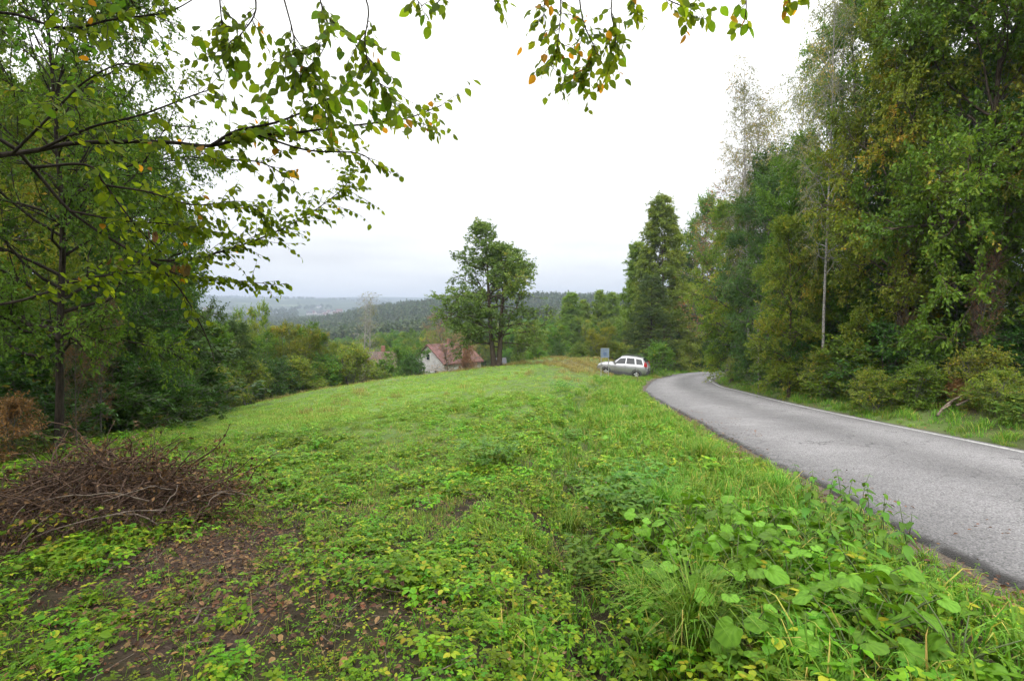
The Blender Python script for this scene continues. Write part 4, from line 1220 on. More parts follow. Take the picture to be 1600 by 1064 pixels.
# longer grass on the verge between ditch and road, and under the right bank
src_long = [blade_mesh('verge_grass_%d' % k, 34, .2, .13, 'grass_long', np.random.default_rng(100 + k), .0045, .8) for k in range(4)]
x, y = cand(-6, 40, .6, 66, 34)
dl, _ = poly_dist(RL, x, y); drr, _ = poly_dist(RR, x, y); dd, _ = poly_dist(DITCH, x, y)
lft = left_of_road(x, y)
pl = smooth(3.6, 2.2, dl) * lft * smooth(0.05, 0.22, dl)
pl = np.maximum(pl, .6 * np.exp(-(dd / .5) ** 2))
prr = smooth(2.6, .9, drr) * (~lft) * smooth(.1, .45, drr)
pr = np.maximum(pl, prr * .9) * lod(x, y, 9, 1.0) * off_road(x, y, .08) * (.35 + .9 * vnoise(x, y, .8, 6))
k = rg.random(len(x)) < pr
x, y = x[k], y[k]; z = ground_z(x, y)
k = in_view(x, y, z); x, y, z = x[k], y[k], z[k]
dl, _ = poly_dist(RL, x, y); drr, _ = poly_dist(RR, x, y)
scl = rg.uniform(.5, 1.2, len(x)) * np.where(np.minimum(dl, drr) < .6, .55, 1) * (1 + .01 * y)
scatter('verge_grass', 'long green grass on the verges along the road', np.c_[x, y, z], rots(len(x)), scl, rg.integers(0, 4, len(x)), src_long, 'grass')

# fallen leaves
def litter_mesh(name, rng, n=12, spread=.17, size=.042):
    C = np.c_[rng.normal(0, spread, (n, 2)), rng.uniform(.004, .03, n)]
    a = rng.random(n) * 6.28
    V, Q, t = leaves(C, np.c_[np.cos(a), np.sin(a), rng.normal(0, .25, n)], size, rng, .75, .6, True, 0.0)
    return mesh_np(name, V, Q, [M['litter']], False, {'tint': t})
src_lit = [litter_mesh('fallen_leaves_%d' % k, np.random.default_rng(110 + k)) for k in range(5)]
x, y = cand(-12, 9, 1, 16, 85)
dl, _ = poly_dist(RL, x, y)
pr = np.maximum(np.maximum(edge_fade(SOIL, x, y, .9), .5 * edge_fade(THIN, x, y, 1.)), .1) * lod(x, y, 6, 1)
pr = np.maximum(pr * off_road(x, y, .02), .6 * smooth(.9, .45, dl) * np.where(off_road(x, y, .02), 1, .04)) * left_of_road(x, y)
k = rg.random(len(x)) < pr
x, y = x[k], y[k]
x2, y2 = cand(8, 20, 4, 34, 12)
k = (~left_of_road(x2, y2)) & off_road(x2, y2, .25) & (rg.random(len(x2)) < .55)
x3, y3 = cand(-22, -8, 6, 30, 8)
k3 = edge_fade(WOODL, x3, y3, .8) > .4
x = np.r_[x, x2[k], x3[k3]]; y = np.r_[y, y2[k], y3[k3]]
z = ground_z(x, y) + .005 + np.where(off_road(x, y, 0.0), 0, .085)
k = in_view(x, y, z); x, y, z = x[k], y[k], z[k]
scatter('fallen_leaves', 'brown fallen leaves strewn on the bare soil and road edges', np.c_[x, y, z], rots(len(x), .1), rg.uniform(.5, 1.25, len(x)), rg.integers(0, 5, len(x)), src_lit, 'fallen leaves')

# undergrowth below the woods
src_under = [weed_mesh('undergrowth_%d' % k, np.random.default_rng(120 + k), 26, .38, .42, .075, 3, 'under') for k in range(4)]
x, y = cand(7, 32, 2, 52, 9)
drr, _ = poly_dist(RR, x, y)
k = (~left_of_road(x, y)) & off_road(x, y, .9) & (rg.random(len(x)) < np.where(drr < 6, smooth(.8, 2.2, drr), .35) * (.3 + vnoise(x, y, 1.5, 8)))
x2, y2 = cand(-28, -8, 6, 46, 5)
k2 = (edge_fade(WOODL, x2, y2, .8) > .5) & (rg.random(len(x2)) < .25 + .5 * vnoise(x2, y2, 2, 9))
x = np.r_[x[k], x2[k2]]; y = np.r_[y[k], y2[k2]]; z = ground_z(x, y)
k = in_view(x, y, z); x, y, z = x[k], y[k], z[k]
scatter('undergrowth', 'leafy green undergrowth below the trees of both woods', np.c_[x, y, z], rots(len(x)), rg.uniform(.5, 1.35, len(x)), rg.integers(0, 4, len(x)), src_under, 'undergrowth')
print('SCATTER', n_grass, n_weed)

# ------------------------------------------------------------------ far woods, one mass each
def far_tree_mesh(name, rng, conif, mat, n=170):
    h = 1.0
    if conif:
        t = rng.random(n) ** .8
        r = (1 - t) * .2 + .01
        a = rng.random(n) * 6.28
        C = np.c_[r * np.cos(a), r * np.sin(a), .08 + t * .92]
        sz = .11
    else:
        v = norm(rng.normal(size=(n, 3))) * (rng.random(n) ** .4)[:, None]
        C = v * [.3, .3, .4] + [0, 0, .58]
        sz = .15
    D = norm(rng.normal(size=(n, 3)) + [0, 0, -.3])
    V, Q, t = leaves(C, D, sz, rng, .5, .8)
    tv, tq = tubes(np.array([[[0, 0, -.1], [0, 0, .5], [0, 0, .8]]]), np.array([[.018, .014, .006]]), 5)
    Vn = np.vstack([V, tv]); tt = np.r_[t, np.zeros(len(tv))]
    return mesh_np(name, Vn, np.vstack([Q, tq + len(V)]), [M[mat], M['bark']], False, {'tint': tt}, np.r_[np.zeros(len(Q)), np.ones(len(tq))])
src_far = [far_tree_mesh('far_tree_%d' % k, np.random.default_rng(130 + k), k == 4, ['leaf_far'][0]) for k in range(6)]
def joined(key):
    tr, cr, H = PROTO[key]
    def get(me):
        v = np.empty(len(me.vertices) * 3, np.float32); me.vertices.foreach_get('co', v)
        q = np.empty(len(me.loops), np.int32); me.loops.foreach_get('vertex_index', q)
        return v.reshape(-1, 3), q.reshape(-1, 4)
    v1, q1 = get(cr); v2, q2 = get(tr)
    t = np.empty(len(v1), np.float32); cr.attributes['tint'].data.foreach_get('value', t)
    return mesh_np('valley_' + key, np.vstack([v1, v2]) / H, np.vstack([q1, q2 + len(v1)]), [cr.materials[0], tr.materials[0]], False, {'tint': np.r_[t, np.zeros(len(v2))]}, np.r_[np.zeros(len(q1)), np.ones(len(q2))])
# valley wood just below the meadow
src_val = [joined('young_b'), joined('young_a'), joined('pine')]
n = 2600
px = rg.uniform(-300, 1250, n); r = np.exp(rg.uniform(math.log(75), math.log(340), n))
x = (px - 800) / 800 * r; y = r
k = (y > 58) & ~((x > -16) & (x < 2) & (y > 56) & (y < 92)) & ~((x > -26) & (x < -14) & (y < 84)) & ~((y < 85) & (px > 780) & (px < 1250))
k &= rg.random(n) < np.where(px > 1000, .5, .8)
x, y = x[k], y[k]; z = ground_z(x, y)
scatter('valley_wood', 'hazy wood filling the valley below the meadow', np.c_[x, y, z], rots(len(x), .02), rg.uniform(4.5, 8.5, len(x)) * (1 + .0009 * y), rg.choice(3, len(x), p=[.5, .33, .17]), src_val, 'wood')
# wooded hills
n = 26000
px = rg.uniform(-500, 1500, n); r = np.exp(rg.uniform(math.log(280), math.log(3300), n))
x = (px - 800) / 800 * r; y = r
fld = vnoise(x, y, 260, 10) * .6 + vnoise(x, y, 90, 11) * .4
pxl = px
lim = np.where((r > 1050) & (pxl < 640), .42, .78)
lim = np.where((r > 2300), .5, lim)
k = fld < lim
k &= ~((np.abs(pxl - 505) < 40) & (r > 900) & (r < 1500))
x, y, r = x[k], y[k], r[k]; z = ground_z(x, y)
scatter('hill_forest', 'blue-green forest covering the distant hills', np.c_[x, y, z], rots(len(x), .02), rg.uniform(9, 15, len(x)), rg.integers(0, 6, len(x)), src_far, 'forest')

# ------------------------------------------------------------------ houses
M['plaster'] = plain('white_plaster', (0.36, 0.352, 0.345), 0.9, var=.15, scale=1.5)
M['plaster_blue'] = plain('pale_plaster', (0.075, 0.085, 0.105), 0.9)
M['roof_red'] = plain('red_roof', (0.13, 0.055, 0.05), 0.8, var=.25, scale=2.0)
M['roof_brown'] = plain('faded_red_roof', (0.11, 0.062, 0.052), 0.85, var=.2, scale=2.0)
M['roof_grey'] = plain('grey_roof', (0.06, 0.062, 0.068), 0.8)
M['window'] = plain('window_glass', (0.03, 0.035, 0.045), 0.15, spec=.8)
M['frame'] = plain('window_frame', (0.55, 0.53, 0.5), 0.6)
M['brick'] = plain('chimney_brick', (0.25, 0.12, 0.09), 0.9)
M['wood_door'] = plain('door_wood', (0.12, 0.07, 0.04), 0.7)
def house(name, x, y, z0, L, W, hw, hr, rz, wall, roof, label, cat='house', group=None, windows=((-.25, 'g'), (.25, 'g')), rows=1, over=.35, chimney=True):
    """gabled house: ridge along local x, length L, width W, eaves at hw, ridge hr above the eaves"""
    e = empty(name, (x, y, z0), rz)
    mb = MB()
    l, w = L / 2, W / 2
    V = [(-l, -w, 0), (l, -w, 0), (l, w, 0), (-l, w, 0), (-l, -w, hw), (l, -w, hw), (l, w, hw), (-l, w, hw), (-l, 0, hw + hr), (l, 0, hw + hr)]
    mb.add(V, [[0, 1, 5, 4], [2, 3, 7, 6], [3, 0, 4, 7], [1, 2, 6, 5]], [[4, 8, 7], [5, 6, 9]])
    mb.build('wall', M[wall], e)
    mb = MB()
    t = .18
    k = hr / w
    for s in (-1, 1):
        a = [(-l - over, 0, hw + hr + .02), (l + over, 0, hw + hr + .02), (l + over, s * (w + over), hw - over * k + .02), (-l - over, s * (w + over), hw - over * k + .02)]
        b = [(p[0], p[1], p[2] + t) for p in a]
        mb.add(a + b, [[0, 1, 2, 3], [4, 7, 6, 5], [0, 4, 5, 1], [1, 5, 6, 2], [2, 6, 7, 3], [3, 7, 4, 0]])
    rf = mb.build('roof', M[roof], e)
    if chimney:
        MB().box((l * .3, w * .25, hw + hr + .25), (.5, .5, 1.3)).build('chimney', M['brick'], rf)
    def win(c, sz, axis):
        wd = MB().box(c, (sz[0] + .16, .1, sz[1] + .16) if axis == 'y' else (.1, sz[0] + .16, sz[1] + .16)).build('window', M['frame'], e)
        off = np.array([0, -.04 if c[1] < 0 else .04, 0]) if axis == 'y' else np.array([-.04 if c[0] < 0 else .04, 0, 0])
        c2 = np.array(c) + off
        mb = MB()
        for dx in (-.25, .25):
            cc = c2 + (np.array([dx * sz[0], 0, 0]) if axis == 'y' else np.array([0, dx * sz[0], 0]))
            mb.box(cc, (sz[0] * .46, .06, sz[1]) if axis == 'y' else (.06, sz[0] * .46, sz[1]))
        mb.build('pane', M['window'], wd)
    for r_ in range(rows):
        zz = hw * (r_ + .55) / rows
        for f in (-.27, .27):
            win((-l - .02, f * W, zz), (1.0, 1.2), 'x')
        for f in (-.32, 0, .32):
            win((f * L, -w - .02, zz), (1.1, 1.2), 'y')
    if hr > 1.5:
        win((-l - .02, 0, hw + hr * .3), (.8, .9), 'x')
    return tag(e, label, cat, group)
p = at(699, 540, 82)
house('gabled_house', p[0], 82, p[2] - 6.4, 7.6, 7.6, 4.0, 2.6, R(47), 'plaster', 'roof_red', 'white gabled house with red roof seen left of the lone tree', rows=1)
p = at(592, 553, 66)
house('roof_cottage', p[0], 66, p[2] - 4.4, 3.6, 5.6, 2.6, 1.9, R(15), 'plaster_blue', 'roof_brown', 'low cottage with faded red roof behind the bushes below the bare birches', over=.4)
p = at(780, 556, 84)
house('pale_shed', p[0], 84, p[2] - 4.6, 1.6, 2.0, 3.2, .9, R(8), 'plaster_blue', 'roof_grey', 'pale blue-grey shed glimpsed right of the lone tree trunk', 'shed', chimney=False, rows=0)
VG = 'houses of the distant village'
for i, (px, d, L, rf, lab) in enumerate([
        (484, 1180, 11, 'roof_grey', 'leftmost white house of the distant village'), (492, 1230, 10, 'roof_red', 'small red roofed village house second from the left end'),
        (498, 1160, 12, 'roof_grey', 'long white house in the middle of the distant village'), (503, 1260, 10, 'roof_brown', 'small house behind the long white village house'),
        (508, 1190, 9, 'roof_grey', 'white village house right of the long one'), (514, 1240, 10, 'roof_red', 'red roofed house right of the village middle'),
        (520, 1210, 9, 'roof_grey', 'small white house near the village right end'), (525, 1140, 12, 'roof_red', 'larger red roofed house at the village right end'),
        (531, 1220, 12, 'roof_red', 'rightmost red roofed village house by the wooded hill'), (510, 1120, 9, 'roof_brown', 'lowest small house in front of the village'),
        (490, 1480, 10, 'roof_grey', 'lone white house on the slope above the village'), (499, 1760, 12, 'roof_grey', 'tiny white farm high on the far hillside'),
        (322, 1350, 12, 'roof_red', 'red roofed house far left below the blue hills'), (333, 1420, 11, 'roof_grey', 'pale house right of the red roofed one far left')]):
    x = (px - 800) / 800 * d
    house('village_house', x, d, gz(x, d) + .5, L * 1.15, 9, 5.2, 4.0, [.2, -.5, .9, .1, -.2][i % 5], 'plaster', rf, lab, 'house', VG, rows=2, chimney=False)

# ------------------------------------------------------------------ silver estate car
def build_car():
    paint = plain('silver_paint', (0.34, 0.345, 0.36), 0.28, metal=.55, var=.03, coat=.6)
    trim = plain('grey_trim', (0.07, 0.072, 0.075), 0.6)
    glass = plain('car_glass', (0.02, 0.024, 0.028), 0.06, spec=.35, var=.05)
    rubber = plain('tyre_rubber', (0.018, 0.018, 0.019), 0.8)
    alloy = plain('alloy', (0.55, 0.56, 0.57), 0.35, metal=.7)
    red = plain('tail_lamp_red', (0.45, 0.02, 0.025), 0.2)
    white = plain('lamp_clear', (0.7, 0.72, 0.74), 0.15)
    St = np.array([  # x, bottom, belt, top, half width, half width at the top
        (2.17, .45, .70, .74, .66, .55), (2.08, .34, .80, .87, .80, .66), (1.75, .28, .92, .99, .885, .73), (1.2, .25, .97, 1.06, .90, .74), (.82, .25, 1.0, 1.11, .905, .73),
        (.15, .25, 1.02, 1.56, .91, .60), (-.4, .25, 1.03, 1.635, .91, .615), (-1.1, .25, 1.04, 1.63, .91, .61), (-1.7, .27, 1.05, 1.56, .905, .59), (-1.98, .33, 1.06, 1.28, .88, .66), (-2.17, .42, .95, 1.02, .80, .66)])
    xs = np.concatenate([np.linspace(St[i, 0], St[i + 1, 0], 4, endpoint=False) for i in range(len(St) - 1)] + [St[-1:, 0]])
    f = lambda c, x: np.interp(-x, -St[:, 0], St[:, c])
    def ring(x):
        zb, zl, zt, w, wt = [f(c, x) for c in (1, 2, 3, 4, 5)]
        half = [(0, zb), (w * .82, zb), (w * .97, zb + .1), (w, (zb + zl) * .5), (w * .985, zl - .05), (w * .95, zl), (wt + .03, zt - .09), (wt - .05, zt - .02), (wt * .6, zt), (0, zt + .012)]
        return [(x, a, b) for a, b in half] + [(x, -a, b) for a, b in half[-2:0:-1]]
    V = np.array([ring(x) for x in xs]); n, m = V.shape[:2]
    i, k = np.meshgrid(np.arange(n - 1), np.arange(m), indexing='ij')
    Q = np.stack([i * m + k, i * m + (k + 1) % m, (i + 1) * m + (k + 1) % m, (i + 1) * m + k], -1).reshape(-1, 4)
    caps = [[0 * m + a, 0 * m + b, 0 * m + b + 1] for a, b in [(0, b) for b in range(1, m - 1)]] + [[(n - 1) * m, (n - 1) * m + b + 1, (n - 1) * m + b] for b in range(1, m - 1)]
    e = empty('parked_car', (0, 0, 0))
    obj('body', mesh_np('car_body', V.reshape(-1, 3), [Q, np.array(caps)], [paint], True), e)
    def pt(x, s, side, out=.012):
        zl, zt, w, wt = f(2, x), f(3, x), f(4, x), f(5, x)
        a = np.array([x, w * .95, zl]); b = np.array([x, wt + .03, zt - .09])
        p = a * (1 - s) + b * s
        return p + np.array([0, out, out * .3]) if side > 0 else (p + np.array([0, out, out * .3])) * [1, -1, 1]
    for side in (1, -1):
        for nm, (x0, x0t, x1, x1t) in (('front_side_window', (.62, .17, -.30, -.30)), ('rear_side_window', (-.38, -.38, -1.12, -1.02)), ('quarter_window', (-1.24, -1.14, -1.80, -1.62))):
            ps = [pt(x0, .08, side), pt(x1, .08, side), pt(x1t, .93, side), pt(x0t, .93, side)]
            mb = MB(); inn = [p_ - np.array([0, .02 * side, 0]) for p_ in ps]
            mb.add(ps + inn, [[0, 1, 2, 3], [4, 7, 6, 5], [0, 4, 5, 1], [1, 5, 6, 2], [2, 6, 7, 3], [3, 7, 4, 0]])
            mb.build(nm, glass, e)
        # sill and wheel arch cladding
        mb = MB()
        mb.box((.0, side * .9, .36), (1.7, .05, .2)); mb.build('sill', trim, e)
        for wx in (1.32, -1.31):
            mb = MB()
            a = np.linspace(-.15, math.pi + .15, 15)
            P_ = np.c_[wx + .42 * np.cos(a), np.full(15, side * .895), .36 + .42 * np.sin(a)]
            mb.tube(P_, .055, 6); mb.build('wheel_arch', trim, e)
            w = MB()
            th = np.arange(24) * 2 * math.pi / 24
            prof = [(.2, -.11), (.33, -.115), (.355, -.08), (.355, .08), (.33, .115), (.2, .11)]
            Vt = np.array([(wx + r_ * math.cos(t), side * .81 + o_, .355 + r_ * math.sin(t)) for t in th for r_, o_ in prof])
            Qt = [[a_ * 6 + b_, a_ * 6 + (b_ + 1) % 6, ((a_ + 1) % 24) * 6 + (b_ + 1) % 6, ((a_ + 1) % 24) * 6 + b_] for a_ in range(24) for b_ in range(6)]
            wh = w.add(Vt, Qt).build('wheel', rubber, e, True)
            r = MB()
            yo = side * .81 + side * .085
            for q in range(5):
                t = q * 2 * math.pi / 5 + .3
                c, s = math.cos(t), math.sin(t)
                r.tube([(wx + .05 * c, yo, .355 + .05 * s), (wx + .22 * c, yo, .355 + .22 * s)], [.045, .05], 6)
            a = np.linspace(0, 2 * math.pi, 25)
            r.tube(np.c_[wx + .225 * np.cos(a), np.full(25, yo), .355 + .225 * np.sin(a)], .022, 6)
            r.tube([(wx, yo - .03, .355), (wx, yo + .03, .355)], .065, 10)
            r.build('rim', alloy, wh, True)
            d = MB().tube([(wx, side * .76, .355), (wx, side * .80, .355)], .2, 16); d.build('brake_disc', trim, wh)
        # tail lamp, head lamp, mirror, door handles, roof rail
        mb = MB(); mb.add([(-1.86, side * .915, .98), (-2.09, side * .86, .96), (-2.03, side * .87, 1.28), (-1.9, side * .86, 1.3), (-1.9, side * .8, .98), (-2.17, side * .7, .96), (-2.06, side * .68, 1.26), (-1.92, side * .76, 1.3)],
               [[0, 1, 2, 3], [1, 5, 6, 2], [5, 4, 7, 6], [4, 0, 3, 7], [3, 2, 6, 7], [0, 4, 5, 1]])
        mb.build('tail_light', red, e)
        mb = MB(); mb.add([(2.12, side * .5, .70), (1.85, side * .87, .76), (1.8, side * .84, .93), (2.09, side * .5, .86), (2.0, side * .5, .70), (1.75, side * .8, .76), (1.75, side * .78, .90), (2.0, side * .5, .84)],
               [[0, 1, 2, 3], [4, 7, 6, 5], [0, 4, 5, 1], [1, 5, 6, 2], [2, 6, 7, 3], [3, 7, 4, 0]])
        mb.build('headlight', white, e)
        mb = MB(); mb.box((.6, side * 1.0, 1.1), (.14, .2, .15)); mb.build('wing_mirror', paint, e)
        for hx in (-.2, -1.05):
            mb = MB(); mb.tube([(hx, side * .925, .93), (hx - .18, side * .925, .935)], .018, 6); mb.build('door_handle', paint, e)
        for hx in (.55, -.34, -1.2):
            mb = MB(); mb.tube([(hx, side * .912, .42), (hx, side * .916, .7), (hx + .02, side * .9, .99)], .006, 4); mb.build('door_seam', trim, e)
        mb = MB(); mb.tube([(.0, side * .56, 1.60), (-.1, side * .57, 1.675), (-1.4, side * .57, 1.68), (-1.55, side * .55, 1.60)], .02, 6); mb.build('roof_rail', trim, e)
    # screens, bumpers, plate, wiper
    def panel(nm, c4, mat, th=.015):
        c4 = [np.array(c) for c in c4]
        nrm = norm(np.cross(c4[1] - c4[0], c4[3] - c4[0]))
        c4 = [c + nrm * .012 for c in c4]
        mb = MB(); mb.add(c4 + [c - nrm * (th + .012) for c in c4], [[0, 1, 2, 3], [4, 7, 6, 5], [0, 4, 5, 1], [1, 5, 6, 2], [2, 6, 7, 3], [3, 7, 4, 0]])
        return mb.build(nm, mat, e)
    panel('windscreen', [(.84, -.72, 1.12), (.84, .72, 1.12), (.17, .57, 1.55), (.17, -.57, 1.55)], glass)
    panel('rear_window', [(-1.99, .62, 1.29), (-1.99, -.62, 1.29), (-1.73, -.54, 1.56), (-1.73, .54, 1.56)], glass)
    panel('tailgate', [(-2.17, .66, .80), (-2.17, -.66, .80), (-2.13, -.64, 1.05), (-2.13, .64, 1.05)], paint)
    panel('number_plate', [(-2.19, .26, .86), (-2.19, -.26, .86), (-2.175, -.26, .98), (-2.175, .26, .98)], white)
    MB().box((-2.1, 0, .52), (.24, 1.62, .26)).build('rear_bumper', trim, e)
    MB().box((2.09, 0, .5), (.2, 1.5, .24)).build('front_bumper', trim, e)
    MB().box((2.14, 0, .72), (.06, .8, .12)).build('grille', trim, e)
    MB().box((0, 0, .3), (3.6, 1.5, .12)).build('underside', trim, e)
    return e
car = build_car()
ca = R(180 - 24 + 0)      # nose to the left, a little away from the road
cx, cy = 10.0, 46.0
h = np.array([math.cos(ca), math.sin(ca)])
zf, zr = gz(cx + 1.3 * h[0], cy + 1.3 * h[1]), gz(cx - 1.3 * h[0], cy - 1.3 * h[1])
car.location = (cx, cy, (zf + zr) / 2)
car.scale = (1.03, 1.03, 1.1)
car.rotation_mode = 'XYZ'
from mathutils import Matrix, Vector, Euler
car.rotation_mode = 'QUATERNION'
car.rotation_quaternion = (Matrix.Rotation(ca, 3, 'Z') @ Matrix.Rotation(-math.atan2(zf - zr, 2.6), 3, 'Y')).to_quaternion()
for ch in car.children:
    if ch.name.split('.')[0] not in ('wheel', 'wheel_arch', 'underside'):
        ch.scale = (1, 1, 1.1)
car.scale = (1.03, 1.03, 1.08)
tag(car, 'silver off-road estate car parked on the grass beside the road bend', 'car')

# ------------------------------------------------------------------ road sign on two posts, marker stake
def build_sign():
    metal = plain('galvanised_steel', (0.42, 0.43, 0.44), 0.45, metal=.5)
    blue = plain('sign_grey_blue', (0.15, 0.2, 0.275), 0.5, var=.1)
    mark = plain('sign_mark_blue', (0.09, 0.14, 0.25), 0.5)
    px, d = 945.5, 40.0
    x = (px - 800) / 800 * d
    z = gz(x, d)
    top = at(px, 544, d)[2]
    e = empty('road_sign', (x, d, z), R(-8))
    H = top - z
    for s in (-.29, .29):
        MB().tube([(s, .03, -.3), (s, .03, H)], .03, 8).build('post', metal, e)
    pn = MB().box((0, -.01, H - .37), (.64, .03, .74)).build('panel', blue, e)
    fr = MB()
    for s in (-1, 1):
        fr.box((s * .315, -.012, H - .37), (.02, .045, .76)); fr.box((0, -.012, H - .37 + s * .365), (.62, .046, .02))
    fr.build('rim', metal, pn)
    mb = MB(); mb.tube([(.0, -.026, H - .45), (.0, -.03, H - .45)], .14, 14); mb.build('faded_mark', mark, pn)
    for zz in (.2, .55):
        MB().box((0, .02, H - zz), (.66, .025, .04)).build('bracket', metal, e)
    return tag(e, 'grey-blue road sign on two posts in front of the silver car', 'sign')
build_sign()
x = (997 - 800) / 800 * 38.0
MB().tube([(0, 0, -.2), (.01, 0, .35), (0, 0, .75)], [.03, .03, .028], 7).build('marker_stake', M['twig_dry'])
o = bpy.data.objects['marker_stake']; o.location = (x, 38.0, gz(x, 38.0)); o.rotation_euler = (.05, .03, 0)
tag(o, 'thin short stake in the verge below the rear of the car', 'stake')

